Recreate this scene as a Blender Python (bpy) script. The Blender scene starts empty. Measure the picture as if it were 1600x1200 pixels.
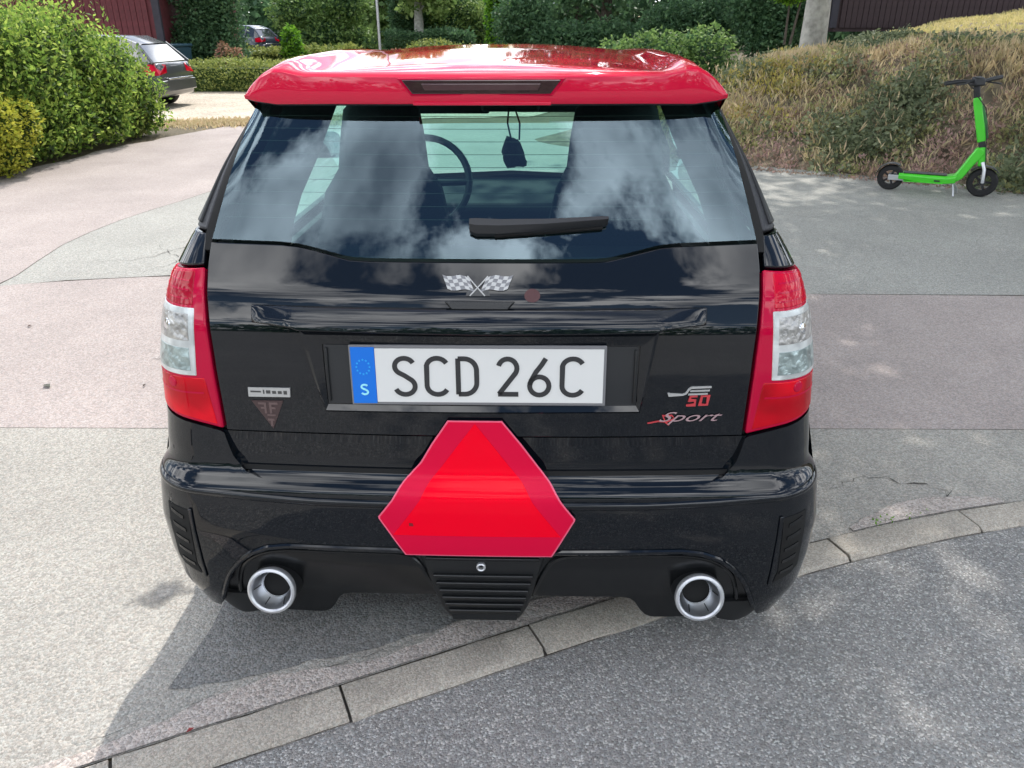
import bpy, bmesh, math, random
import numpy as np
from mathutils import Vector, Matrix

random.seed(7); RNG = np.random.default_rng(11)
S = bpy.context.scene
COL = S.collection
R = math.radians

# ------------------------------------------------------------------ camera
cam = bpy.data.cameras.new('camera'); camo = bpy.data.objects.new('camera', cam); COL.objects.link(camo)
cam.sensor_fit = 'HORIZONTAL'; cam.sensor_width = 36.0; cam.lens = 36.0 * 1209 / 1600
cam.clip_start = 0.05; cam.clip_end = 2000
YAW, PIT, ROLL = -0.030693861909947134, 0.43597759315382406, 0.003951125480959508
cp, sp, cy, sy = math.cos(PIT), math.sin(PIT), math.cos(YAW), math.sin(YAW)
fwd = Vector((sy * cp, cy * cp, -sp)); right = Vector((cy, -sy, 0)); down = fwd.cross(right)
if down.z > 0: down = -down
r2 = math.cos(ROLL) * right + math.sin(ROLL) * down; d2 = -math.sin(ROLL) * right + math.cos(ROLL) * down
M = Matrix(((r2.x, -d2.x, -fwd.x), (r2.y, -d2.y, -fwd.y), (r2.z, -d2.z, -fwd.z))).to_4x4()
M.translation = Vector((0.11638, -1.48815, 1.5))
camo.matrix_world = M
S.camera = camo

# ------------------------------------------------------------------ sky, sun, exposure
SUN_EL, SUN_AZ = 52.0, 9.0           # azimuth clockwise from +Y (straight ahead) towards +X
w = bpy.data.worlds.new('World'); S.world = w; w.use_nodes = True
nt = w.node_tree; nt.nodes.clear()
def N(tree, t, **kw):
    n = tree.nodes.new(t)
    for k_, v_ in kw.items(): setattr(n, k_, v_)
    return n
out = N(nt, 'ShaderNodeOutputWorld'); bg = N(nt, 'ShaderNodeBackground'); bg.inputs[1].default_value = 0.125
sky = N(nt, 'ShaderNodeTexSky'); sky.sky_type = 'NISHITA'; sky.sun_disc = False
sky.sun_elevation = R(SUN_EL); sky.sun_rotation = R(SUN_AZ)
tc = N(nt, 'ShaderNodeTexCoord'); sep = N(nt, 'ShaderNodeSeparateXYZ'); nt.links.new(tc.outputs['Generated'], sep.inputs[0])
zp = N(nt, 'ShaderNodeMath', operation='MAXIMUM'); nt.links.new(sep.outputs[2], zp.inputs[0]); zp.inputs[1].default_value = 0.0
za = N(nt, 'ShaderNodeMath', operation='ADD'); nt.links.new(zp.outputs[0], za.inputs[0]); za.inputs[1].default_value = 0.18
dx = N(nt, 'ShaderNodeMath', operation='DIVIDE'); nt.links.new(sep.outputs[0], dx.inputs[0]); nt.links.new(za.outputs[0], dx.inputs[1])
dy = N(nt, 'ShaderNodeMath', operation='DIVIDE'); nt.links.new(sep.outputs[1], dy.inputs[0]); nt.links.new(za.outputs[0], dy.inputs[1])
cv = N(nt, 'ShaderNodeCombineXYZ'); nt.links.new(dx.outputs[0], cv.inputs[0]); nt.links.new(dy.outputs[0], cv.inputs[1])
cv.inputs[2].default_value = 31.7
nz = N(nt, 'ShaderNodeTexNoise'); nz.inputs['Scale'].default_value = 2.9; nz.inputs['Detail'].default_value = 9; nz.inputs['Roughness'].default_value = 0.58
nt.links.new(cv.outputs[0], nz.inputs['Vector'])
rp = N(nt, 'ShaderNodeValToRGB'); rp.color_ramp.elements[0].position = 0.465; rp.color_ramp.elements[1].position = 0.545
nt.links.new(nz.outputs[0], rp.inputs[0])
nz2 = N(nt, 'ShaderNodeTexNoise'); nz2.inputs['Scale'].default_value = 2.6; nz2.inputs['Detail'].default_value = 5
nt.links.new(cv.outputs[0], nz2.inputs['Vector'])
rp2 = N(nt, 'ShaderNodeValToRGB')
rp2.color_ramp.elements[0].position = 0.38; rp2.color_ramp.elements[0].color = (4.6, 5.0, 5.8, 1)
rp2.color_ramp.elements[1].position = 0.60; rp2.color_ramp.elements[1].color = (24, 24.2, 24.5, 1)
nt.links.new(nz2.outputs[0], rp2.inputs[0])
mx = N(nt, 'ShaderNodeMix', data_type='RGBA')
nt.links.new(rp.outputs[0], mx.inputs[0]); nt.links.new(sky.outputs[0], mx.inputs[6]); nt.links.new(rp2.outputs[0], mx.inputs[7])
nt.links.new(mx.outputs[2], bg.inputs[0]); nt.links.new(bg.outputs[0], out.inputs[0])

sl = bpy.data.lights.new('sun', 'SUN'); sl.energy = 3.1; sl.angle = R(0.55); sl.color = (1.0, 0.95, 0.88)
so = bpy.data.objects.new('sun', sl); COL.objects.link(so)
sd = Vector((math.sin(R(SUN_AZ)) * math.cos(R(SUN_EL)), math.cos(R(SUN_AZ)) * math.cos(R(SUN_EL)), math.sin(R(SUN_EL))))
so.rotation_euler = sd.to_track_quat('Z', 'Y').to_euler(); so.location = (0, 0, 30)

S.view_settings.view_transform = 'Standard'; S.view_settings.look = 'None'
S.view_settings.gamma = 1.0; S.view_settings.use_curve_mapping = False
S.view_settings.exposure = 0.60
S.render.engine = 'CYCLES'
S.cycles.use_denoising = True; S.cycles.max_bounces = 8; S.cycles.transparent_max_bounces = 24
S.cycles.caustics_reflective = False; S.cycles.caustics_refractive = False

# ------------------------------------------------------------------ materials
def mat(name):
    m = bpy.data.materials.new(name); m.use_nodes = True
    b = m.node_tree.nodes['Principled BSDF']
    return m, m.node_tree, b
def simple(name, col, rough=0.5, metal=0.0, coat=0.0, spec=0.5, coat_rough=0.03, noise=0.0, nscale=30, bump=0.0):
    m, t, b = mat(name)
    b.inputs['Base Color'].default_value = (*col, 1); b.inputs['Roughness'].default_value = rough
    b.inputs['Metallic'].default_value = metal; b.inputs['Coat Weight'].default_value = coat
    b.inputs['Coat Roughness'].default_value = coat_rough; b.inputs['Specular IOR Level'].default_value = spec
    if noise or bump:
        tcn = N(t, 'ShaderNodeTexCoord'); n = N(t, 'ShaderNodeTexNoise'); n.inputs['Scale'].default_value = nscale; n.inputs['Detail'].default_value = 6
        t.links.new(tcn.outputs['Object'], n.inputs['Vector'])
        if noise:
            r = N(t, 'ShaderNodeValToRGB')
            r.color_ramp.elements[0].position = 0.3; r.color_ramp.elements[1].position = 0.7
            r.color_ramp.elements[0].color = (*[c * (1 - noise) for c in col], 1); r.color_ramp.elements[1].color = (*[min(1, c * (1 + noise)) for c in col], 1)
            t.links.new(n.outputs[0], r.inputs[0]); t.links.new(r.outputs[0], b.inputs['Base Color'])
        if bump:
            bp = N(t, 'ShaderNodeBump'); bp.inputs['Strength'].default_value = bump; bp.inputs['Distance'].default_value = 0.01
            t.links.new(n.outputs[0], bp.inputs['Height']); t.links.new(bp.outputs[0], b.inputs['Normal'])
    return m
def asphalt(name, base, contrast=0.45, scale=110, big=0.12, light=None, lightfrac=0.12, bump=0.5, tint=None):
    """aggregate of small stones: random shade per stone, pale chips, large soft wear patches"""
    m, t, b = mat(name)
    tcn = N(t, 'ShaderNodeTexCoord'); L = t.links.new
    v = N(t, 'ShaderNodeTexVoronoi'); v.inputs['Scale'].default_value = scale; v.inputs['Randomness'].default_value = 1
    L(tcn.outputs['Object'], v.inputs['Vector'])
    sepc = N(t, 'ShaderNodeSeparateColor'); L(v.outputs['Color'], sepc.inputs[0])
    r = N(t, 'ShaderNodeValToRGB'); cr = r.color_ramp
    cr.elements[0].position = 0.0; cr.elements[0].color = (*[c * (1 - contrast) for c in base], 1)
    cr.elements[1].position = 1.0; cr.elements[1].color = (*[min(.9, c * (1 + contrast)) for c in base], 1)
    if light:
        e = cr.elements.new(1 - lightfrac - 0.02); e.color = (*[min(.9, c * (1 + contrast * .6)) for c in base], 1)
        e2 = cr.elements.new(1 - lightfrac); e2.color = (*light, 1); cr.elements[-1].color = (*light, 1)
    L(sepc.outputs[0], r.inputs[0])
    # hue drift stone to stone
    hs = N(t, 'ShaderNodeMix', data_type='RGBA'); hs.blend_type = 'MULTIPLY'; hs.inputs[0].default_value = 0.35
    r3 = N(t, 'ShaderNodeValToRGB'); r3.color_ramp.elements[0].color = (1.0, 0.88, 0.80, 1); r3.color_ramp.elements[1].color = (0.85, 0.95, 1.0, 1)
    L(sepc.outputs[1], r3.inputs[0]); L(r.outputs[0], hs.inputs[6]); L(r3.outputs[0], hs.inputs[7])
    n = N(t, 'ShaderNodeTexNoise'); n.inputs['Scale'].default_value = 1.3; n.inputs['Detail'].default_value = 7; n.inputs['Roughness'].default_value = .62
    L(tcn.outputs['Object'], n.inputs['Vector'])
    r2_ = N(t, 'ShaderNodeValToRGB'); r2_.color_ramp.elements[0].position = .3; r2_.color_ramp.elements[1].position = .7
    a, c_ = 1 - big, 1 + big
    tn = tint or (1, 1, 1)
    r2_.color_ramp.elements[0].color = (a * tn[0], a * tn[1], a * tn[2], 1); r2_.color_ramp.elements[1].color = (c_, c_, c_, 1)
    L(n.outputs[0], r2_.inputs[0])
    mm = N(t, 'ShaderNodeMix', data_type='RGBA'); mm.blend_type = 'MULTIPLY'; mm.inputs[0].default_value = 1.0
    L(hs.outputs[2], mm.inputs[6]); L(r2_.outputs[0], mm.inputs[7])
    # fine grit so it does not read as cells
    n4 = N(t, 'ShaderNodeTexNoise'); n4.inputs['Scale'].default_value = scale * 2.2; n4.inputs['Detail'].default_value = 3
    L(tcn.outputs['Object'], n4.inputs['Vector'])
    r4 = N(t, 'ShaderNodeValToRGB'); r4.color_ramp.elements[0].position = .35; r4.color_ramp.elements[1].position = .65
    r4.color_ramp.elements[0].color = (.72, .72, .72, 1); r4.color_ramp.elements[1].color = (1.2, 1.2, 1.2, 1)
    L(n4.outputs[0], r4.inputs[0])
    m5 = N(t, 'ShaderNodeMix', data_type='RGBA'); m5.blend_type = 'MULTIPLY'; m5.inputs[0].default_value = .8
    L(mm.outputs[2], m5.inputs[6]); L(r4.outputs[0], m5.inputs[7])
    L(m5.outputs[2], b.inputs['Base Color'])
    b.inputs['Roughness'].default_value = .85; b.inputs['Specular IOR Level'].default_value = .3
    bp = N(t, 'ShaderNodeBump'); bp.inputs['Strength'].default_value = bump; bp.inputs['Distance'].default_value = .004
    bp.invert = True
    L(v.outputs['Distance'], bp.inputs['Height']); L(bp.outputs[0], b.inputs['Normal'])
    return m
def leaf_mat(name, cols, transl=0.35, rough=.55):
    """each leaf its own tint (random per island), part of the light passes through"""
    m = bpy.data.materials.new(name); m.use_nodes = True; t = m.node_tree; t.nodes.clear(); L = t.links.new
    o = N(t, 'ShaderNodeOutputMaterial'); g = N(t, 'ShaderNodeNewGeometry'); r = N(t, 'ShaderNodeValToRGB')
    el = r.color_ramp.elements
    for i, c in enumerate(cols):
        pos = i / (len(cols) - 1)
        e = el[0] if i == 0 else (el[-1] if i == len(cols) - 1 else el.new(pos))
        e.position = pos; e.color = (*c, 1)
    L(g.outputs['Random Per Island'], r.inputs[0])
    d = N(t, 'ShaderNodeBsdfPrincipled'); d.inputs['Roughness'].default_value = rough; d.inputs['Specular IOR Level'].default_value = .3
    tr = N(t, 'ShaderNodeBsdfTranslucent'); L(r.outputs[0], d.inputs['Base Color']); L(r.outputs[0], tr.inputs[0])
    mxs = N(t, 'ShaderNodeMixShader'); mxs.inputs[0].default_value = transl; L(d.outputs[0], mxs.inputs[1]); L(tr.outputs[0], mxs.inputs[2]); L(mxs.outputs[0], o.inputs[0])
    return m
def glass(name, tint, ior=1.6, rough=0.0):
    m = bpy.data.materials.new(name); m.use_nodes = True; t = m.node_tree; t.nodes.clear(); L = t.links.new
    o = N(t, 'ShaderNodeOutputMaterial'); f = N(t, 'ShaderNodeFresnel'); gg = N(t, 'ShaderNodeNewGeometry'); mi_ = N(t, 'ShaderNodeMix')   # a thin pane mirrors alike from both sides
    mi_.inputs[2].default_value = ior; mi_.inputs[3].default_value = 1 / ior; L(gg.outputs['Backfacing'], mi_.inputs[0]); L(mi_.outputs[0], f.inputs[0])
    tr = N(t, 'ShaderNodeBsdfTransparent'); tr.inputs[0].default_value = (*tint, 1)
    gl = N(t, 'ShaderNodeBsdfGlossy'); gl.inputs['Roughness'].default_value = rough; gl.inputs['Color'].default_value = (.66, .86, 1.0, 1)
    mxs = N(t, 'ShaderNodeMixShader'); L(f.outputs[0], mxs.inputs[0]); L(tr.outputs[0], mxs.inputs[1]); L(gl.outputs[0], mxs.inputs[2]); L(mxs.outputs[0], o.inputs[0])
    return m

BLACK = simple('black_paint', (.0035, .0055, .0085), .4, coat=1.0, spec=.0, coat_rough=.02)
BLACK.node_tree.nodes['Principled BSDF'].inputs['Coat IOR'].default_value = 1.54
RED = simple('red_paint', (.62, .008, .045), .4, coat=1.0, coat_rough=.03, spec=.0)
PLASTIC = simple('black_plastic', (.012, .013, .014), .48, noise=.3, nscale=400)
PLASTIC_G = simple('gloss_black_plastic', (.008, .009, .010), .22)
TRIM = simple('grey_pillar_trim', (.030, .031, .036), .55, noise=.35, nscale=250)
DARK = simple('dark_gap', (.003, .003, .003), .8)
CONE = simple('polished_cone', (.78, .80, .83), .28, metal=1.0)
CHROME = simple('chrome', (.75, .77, .80), .12, metal=1.0)
SATIN = simple('satin_metal', (.62, .63, .65), .35, metal=.7)
TYRE = simple('tyre_rubber', (.012, .012, .013), .8, noise=.3, nscale=60)
RIM = simple('rim_metal', (.25, .25, .27), .4, metal=.8)
FABRIC = simple('dark_fabric', (.012, .013, .016), .9, noise=.4, nscale=200)
LINING = simple('grey_lining', (.018, .020, .023), .9, noise=.2, nscale=80)
WHITE = simple('plate_white', (.74, .74, .72), .4)
INK = simple('plate_ink', (.03, .03, .032), .5)
BLUE = simple('plate_blue', (.0, .17, .72), .4)
STARS = simple('star_print', (.03, .42, .85), .5)
SBLUE = simple('plate_letter_pale', (.35, .85, .92), .5)
STICK = simple('fluorescent_red', (.97, .001, .020), .45, coat=.22, coat_rough=.06, spec=.0)
STICKD = simple('dark_red_reflex', (.72, .0015, .045), .4, coat=.10, coat_rough=.12, spec=.15)
STICKE = simple('pink_edge', (.85, .14, .24), .45)
BADGE = simple('badge_silver', (.50, .50, .49), .4, metal=.35)
BADGE_D = simple('badge_dark', (.06, .06, .06), .4)
REDL = simple('badge_red', (.55, .05, .06), .4)
DULLRED = simple('dull_red_print', (.075, .022, .024), .5)
DULLBR = simple('dull_brown_print', (.06, .034, .034), .5)
REAR_GLASS = glass('rear_glass', (.44, .76, .69), 2.0)
SIDE_GLASS = glass('side_glass', (.86, .98, .95), 1.35)
HEATER = simple('heater_print', (.05, .035, .03), .6)
GREEN = simple('scooter_green', (.07, .62, .03), .35, coat=.4)
SCOOT_D = simple('scooter_dark', (.02, .021, .024), .5)
SCOOT_S = simple('scooter_sleeve', (.018, .16, .03), .5)

def lens(name, col, scale, rough=.12, metal=0.0, bump=.5, dark=.45):
    m, t, b = mat(name); L = t.links.new
    b.inputs['Base Color'].default_value = (*col, 1); b.inputs['Roughness'].default_value = .35; b.inputs['Metallic'].default_value = metal
    b.inputs['Coat Weight'].default_value = .6; b.inputs['Coat Roughness'].default_value = .02; b.inputs['Specular IOR Level'].default_value = .0 if col[0] > 3 * col[1] else .5
    tcn = N(t, 'ShaderNodeTexCoord'); v = N(t, 'ShaderNodeTexVoronoi'); v.inputs['Scale'].default_value = scale; v.feature = 'SMOOTH_F1'; v.distance = 'CHEBYCHEV'
    L(tcn.outputs['Object'], v.inputs['Vector'])
    bp = N(t, 'ShaderNodeBump'); bp.inputs['Strength'].default_value = bump; bp.inputs['Distance'].default_value = .012
    L(v.outputs['Distance'], bp.inputs['Height']); L(bp.outputs[0], b.inputs['Normal'])
    r = N(t, 'ShaderNodeValToRGB'); r.color_ramp.elements[0].color = (*[c * dark for c in col], 1); r.color_ramp.elements[1].color = (*[min(1, c * 1.3) for c in col], 1)
    sc = N(t, 'ShaderNodeSeparateColor'); L(v.outputs['Color'], sc.inputs[0]); L(sc.outputs[0], r.inputs[0]); L(r.outputs[0], b.inputs['Base Color'])
    return m
LENS_R = lens('red_lens', (.62, .002, .028), 9)
LENS_R2 = lens('deep_red_lens', (.66, .002, .014), 13)
LENS_C = lens('clear_lens', (.68, .71, .70), 34, metal=.25, bump=.25, dark=.6)
BOWL_A = lens('upper_reflector', (.50, .49, .47), 70, metal=.5, bump=.6, dark=.5)
BOWL_B = lens('lower_reflector', (.40, .49, .48), 70, metal=.5, bump=.6, dark=.5)
LENS_E = simple('lens_edge_red', (.50, .003, .04), .2, coat=.6, spec=0)

# ------------------------------------------------------------------ helpers
def link(o, parent=None):
    COL.objects.link(o)
    if parent is not None: o.parent = parent
    return o
def mobj(name, verts, faces, m, parent=None, smooth=True, sharp=35, bevel=0, seg=2, mats=None, mi=None, kind=None):
    me = bpy.data.meshes.new(name); me.from_pydata([tuple(map(float, v)) for v in verts], [], [tuple(int(i) for i in f) for f in faces])
    for mm in (mats or [m]): me.materials.append(mm)
    if mi is not None: me.polygons.foreach_set('material_index', np.array(mi, dtype=np.int32))
    bm = bmesh.new(); bm.from_mesh(me); bmesh.ops.recalc_face_normals(bm, faces=bm.faces); bm.to_mesh(me); bm.free()
    if smooth:
        me.polygons.foreach_set('use_smooth', [True] * len(me.polygons)); me.set_sharp_from_angle(angle=R(sharp))
    me.update()
    o = link(bpy.data.objects.new(name, me), parent)
    if bevel:
        b = o.modifiers.new('bevel', 'BEVEL'); b.width = bevel; b.segments = seg; b.limit_method = 'ANGLE'; b.angle_limit = R(40)
    if kind: o['kind'] = kind
    return o
def tag(o, label, cat, group=None):
    o['label'] = label; o['category'] = cat
    if group: o['group'] = group
    return o
def empty(name, loc, rz=0, label=None, cat=None, group=None):
    o = link(bpy.data.objects.new(name, None)); o.location = loc; o.rotation_euler = (0, 0, rz); o.empty_display_size = .1
    if label: tag(o, label, cat, group)
    return o
class MB:
    def __init__(s): s.v = []; s.f = []; s.m = []
    def add(s, v, f, mi=0):
        n = len(s.v); s.v += [tuple(x) for x in v]; s.f += [tuple(i + n for i in q) for q in f]; s.m += [mi] * len(f); return s
    def box(s, a, b, mi=0):
        x0, y0, z0 = a; x1, y1, z1 = b
        return s.add([(x0, y0, z0), (x1, y0, z0), (x1, y1, z0), (x0, y1, z0), (x0, y0, z1), (x1, y0, z1), (x1, y1, z1), (x0, y1, z1)],
                     [(0, 3, 2, 1), (4, 5, 6, 7), (0, 1, 5, 4), (1, 2, 6, 5), (2, 3, 7, 6), (3, 0, 4, 7)], mi)
    def tube(s, pts, rad, n=10, cap=True, mi=0):
        pts = [Vector(p) for p in pts]; rad = rad if hasattr(rad, '__len__') else [rad] * len(pts)
        rings = []; ref = None
        for i, p in enumerate(pts):
            d = (pts[min(i + 1, len(pts) - 1)] - pts[max(i - 1, 0)]).normalized()
            if ref is None: ref = d.orthogonal().normalized()
            ref = (ref - d * ref.dot(d)).normalized(); q = d.cross(ref)
            rings.append([p + (ref * math.cos(2 * math.pi * k / n) + q * math.sin(2 * math.pi * k / n)) * rad[i] for k in range(n)])
        v = [x for r_ in rings for x in r_]; f = []
        for i in range(len(pts) - 1):
            for k in range(n): f.append((i * n + k, i * n + (k + 1) % n, (i + 1) * n + (k + 1) % n, (i + 1) * n + k))
        if cap: f.append(tuple(range(n))[::-1]); f.append(tuple((len(pts) - 1) * n + k for k in range(n)))
        return s.add(v, f, mi)
    def lathe(s, prof, center, axis, n=32, closed=False, mi=0):
        """prof: (radius, distance along axis)"""
        c = Vector(center); a = Vector(axis).normalized(); u = a.orthogonal().normalized(); q = a.cross(u); v = []; f = []
        for r_, h in prof:
            for k in range(n):
                t = 2 * math.pi * k / n; v.append(c + a * h + (u * math.cos(t) + q * math.sin(t)) * r_)
        m_ = len(prof)
        for i in range(m_ if closed else m_ - 1):
            for k in range(n): f.append((i * n + k, i * n + (k + 1) % n, ((i + 1) % m_) * n + (k + 1) % n, ((i + 1) % m_) * n + k))
        return s.add(v, f, mi)
    def build(s, name, m, parent=None, **kw):
        mats = m if isinstance(m, list) else [m]
        return mobj(name, s.v, s.f, None, parent, mats=mats, mi=s.m, **kw)

# ------------------------------------------------------------------ setting: ground, road, paving
def sheet(name, pts, z, m, sub=None, kind='structure'):
    v = [(x, y, z) for x, y in pts]
    o = mobj(name, v, [tuple(range(len(v)))], m, smooth=False, kind=kind)
    return o
def curve_pts(pts, n=14):
    pts = np.array(pts, float); t = np.r_[0, np.cumsum(np.hypot(*np.diff(pts, axis=0).T))]
    tt = np.linspace(0, t[-1], n); out_ = np.c_[np.interp(tt, t, pts[:, 0]), np.interp(tt, t, pts[:, 1])]
    for _ in range(3): out_[1:-1] = (out_[:-2] + 2 * out_[1:-1] + out_[2:]) / 4
    return out_
def wob(pts, amp, n, seed):
    r_ = np.random.default_rng(seed); p_ = curve_pts(pts, n); p_[1:-1] += r_.normal(0, amp, (n - 2, 2)); return [tuple(x) for x in p_]

A_FRONT = asphalt('coarse_road_asphalt', (.275, .270, .262), .38, 210, .10, light=(.50, .49, .47), lightfrac=.10, bump=.8)
A_NEAR = asphalt('pale_worn_asphalt', (.34, .325, .295), .26, 170, .10, bump=.6)
A_RED = asphalt('reddish_asphalt', (.36, .315, .298), .22, 150, .12, bump=.4)
A_FAR = asphalt('greenish_grey_asphalt', (.325, .322, .298), .26, 150, .10, bump=.4)
A_FRINGE = asphalt('gritty_kerb_fringe', (.42, .375, .345), .35, 170, .15, bump=.7)
A_KERB = asphalt('kerb_concrete', (.40, .365, .315), .26, 240, .22, bump=.3)
A_GRAVEL = asphalt('pale_gravel', (.47, .41, .33), .35, 40, .15, bump=.8)
SOIL = asphalt('dry_soil', (.12, .10, .065), .4, 60, .25, bump=.6)
EARTH = asphalt('dark_joint_filler', (.06, .055, .05), .3, 90, .2)

sheet('ground', [(-400, -400), (400, -400), (400, 400), (-400, 400)], 0.0, SOIL)
KU = curve_pts([(-3.2, -1.75), (-1.6, -.72), (-.90, -.335), (-.42, -.11), (.04, .115), (.50, .33), (.98, .535), (1.43, .70), (1.90, .82), (2.5, .93), (3.4, 1.05), (5.0, 1.2)], 60)
# lower (road side) edge of the kerb, about 11 cm away
tn_ = np.gradient(KU, axis=0); tn_ /= np.hypot(*tn_.T)[:, None]; KL = KU + np.c_[tn_[:, 1], -tn_[:, 0]] * .114
sheet('road', [tuple(x) for x in KL] + [(14, 2.0), (14, -30), (-14, -30), (-14, -8)], .004, A_FRONT)
sheet('kerb_bed', [tuple(x) for x in KU] + [tuple(x) for x in KL[::-1]], .006, EARTH)
z1 = .012
KUs = KU + np.c_[-tn_[:, 1], tn_[:, 0]] * .004
sheet('asphalt_path', [tuple(x) for x in KUs] + [(5.0, 1.36), (2.2, 1.315), (1.2, 1.30)] + wob([(.6, 1.29), (-1.0, 1.25), (-1.45, 1.245)], .002, 12, 1) + [(-2.2, 1.235), (-9, 1.1), (-9, -5.2)], z1, A_NEAR)
sheet('asphalt_path', [(-9, 1.104), (-2.2, 1.238), (-1.45, 1.249), (.6, 1.294), (2.2, 1.319), (9, 1.377)] + [(9, 3.02), (3.0, 3.02), (1.7, 3.03), (0, 3.25)] + wob([(-1, 3.3), (-2.25, 3.345), (-2.9, 3.22), (-3.3, 3.09)], .006, 14, 2) + [(-9, 2.2)], z1, A_RED)
edge34 = wob([(-3.28, 3.32), (-3.5, 3.9), (-3.42, 4.6), (-3.25, 5.4), (-3.05, 6.2), (-2.7, 8.5), (-2.4, 11.8)], .012, 22, 3)
sheet('asphalt_path', [(-3.275, 3.094), (-2.9, 3.224), (-2.25, 3.349), (-1, 3.304), (0, 3.254), (1.7, 3.034), (9, 3.024), (9, 7), (4, 9), (1.6, 12)] + edge34[::-1], z1, A_FAR)
sheet('asphalt_path', [(-9, 2.21), (-3.29, 3.097)] + [(x - .006, y) for x, y in edge34] + [(-3.0, 11.9), (-4.9, 11.4)] + wob([(-5.2, 10.4), (-5.5, 9.2), (-5.6, 8.1), (-5.62, 6.8), (-6.4, 5.4)], .04, 16, 4) + [(-9, 4.2)], z1, A_RED)
sheet('gravel_parking', [(-40, 11), (-6.6, 12.0)] + wob([(-5.0, 12.15), (-3, 12.4), (0, 12.8)], .06, 14, 9) + [(3, 20), (-4, 21.0), (-40, 22)], .010, A_GRAVEL)

# kerb stones, each its own block
kerb = empty('kerb', (0, 0, 0)); kerb['kind'] = 'structure'
seg_len = np.r_[0, np.cumsum(np.hypot(*np.diff(KU, axis=0).T))]
def at_len(C_, s_): return np.array([np.interp(s_, seg_len, C_[:, 0]), np.interp(s_, seg_len, C_[:, 1])])
s_ref = seg_len[np.argmin(np.hypot(KU[:, 0] + .42, KU[:, 1] + .11))]
ks = np.arange(s_ref - 4 * .515, seg_len[-1] - .1, .515)
for i, a in enumerate(ks):
    b_ = min(a + .515, seg_len[-1]) - .006; a = max(a + .001, 0.0)
    if b_ - a < .2: continue
    n = 8; tt = np.linspace(a, b_, n); v = []; rr = np.random.default_rng(50 + i); h = .020 + rr.normal(0, .002); tlt = rr.normal(0, .002)
    for t_ in tt:
        u_, l_ = at_len(KU, t_), at_len(KL, t_)
        d_ = l_ - u_
        ch = .012
        for fr, zz in ((.015, -.05), (.015, h - .004), (.06, h), (.86, h + tlt), (.985, h - ch), (1.0, -.05)):
            p_ = u_ + d_ * fr; v.append((p_[0] + rr.normal(0, .0012), p_[1] + rr.normal(0, .0012), zz))
    f = []
    for k in range(n - 1):
        for j in range(5): f.append((k * 6 + j, k * 6 + j + 1, (k + 1) * 6 + j + 1, (k + 1) * 6 + j))
    f += [tuple(range(6)), tuple((n - 1) * 6 + j for j in range(6))[::-1]]
    mobj('kerb_stone', v, f, A_KERB, kerb, sharp=50, bevel=.002)
# gritty reddish fringe between kerb and path
fr_up = []
rr = np.random.default_rng(5)
for q, (a, b_) in enumerate((((-3.2, 1.0)), (1.05, 1.75))):
    sel = [(i) for i in range(len(KU)) if a <= KU[i, 0] <= b_]
    base = [tuple(KU[i] + np.array([-tn_[i, 1], tn_[i, 0]]) * .006) for i in sel]
    wd = [(.075 + .03 * math.sin(i * 1.3) + rr.normal(0, .012)) if q == 0 else max(.012, .10 * math.sin(math.pi * (k + .4) / (len(sel)))) for k, i in enumerate(sel)]
    top_ = [tuple(KU[i] + np.array([-tn_[i, 1], tn_[i, 0]]) * wd[k]) for k, i in enumerate(sel)]
    sheet('gutter', base + wob(top_, .004, len(top_) * 3, 31 + q)[::-1], z1 + .004, A_FRINGE)
# fine cracks in the paving
def crack(pts, wd, seed):
    c_ = np.array(wob(pts, wd * 2.6, 26, seed)); tg = np.gradient(c_, axis=0); tg /= np.hypot(*tg.T)[:, None]; nn_ = np.c_[-tg[:, 1], tg[:, 0]]
    ww = (wd * np.abs(np.random.default_rng(seed + 1).normal(.45, .25, 26)) * np.sin(np.linspace(.15, 2.99, 26)))[:, None]
    a_, b2 = c_ + nn_ * ww / 2, c_ - nn_ * ww / 2; n = 26
    mobj('crack', [(x, y, z1 + .0035) for x, y in np.r_[a_, b2]], [(i, i + 1, n + i + 1, n + i) for i in range(n - 1)], EARTH, smooth=False, kind='structure')
for i_, (pp_, w2) in enumerate((([(-3.2, 3.6), (-2.6, 3.75), (-2.2, 4.6), (-2.0, 5.1)], .008), ([(-2.5, 3.3), (-2.35, 3.7), (-2.7, 4.1)], .007), ([(-2.3, 4.2), (-1.95, 4.6), (-1.75, 5.6)], .007),
                                ([(1.13, .84), (1.33, .93), (1.48, .90), (1.66, .80)], .007), ([(-3.0, 6.0), (-2.2, 6.6), (-1.9, 7.9)], .010), ([(-.95, -.28), (-.6, -.10), (-.35, .01), (-.1, .12)], .004))):
    crack(pp_, w2, 200 + i_ * 7)
# darker paving patch by the kerb; its colour also deepens the car's shadow
A_SHADOW_PATCH = asphalt('shadow_patch_asphalt', (.20, .198, .192), .34, 170, .12, bump=.6)
sheet('shadow_asphalt_patch', wob([(-.78, -.10), (-.52, -.03), (-.30, .05), (.0, .20), (.30, .36)], .006, 24, 301) + [(.30, 1.0)] + wob([(-.72, 1.0), (-.78, .55), (-.74, .2), (-.78, -.10)], .008, 20, 302)[:-1], z1 + .0018, A_SHADOW_PATCH)
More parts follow.
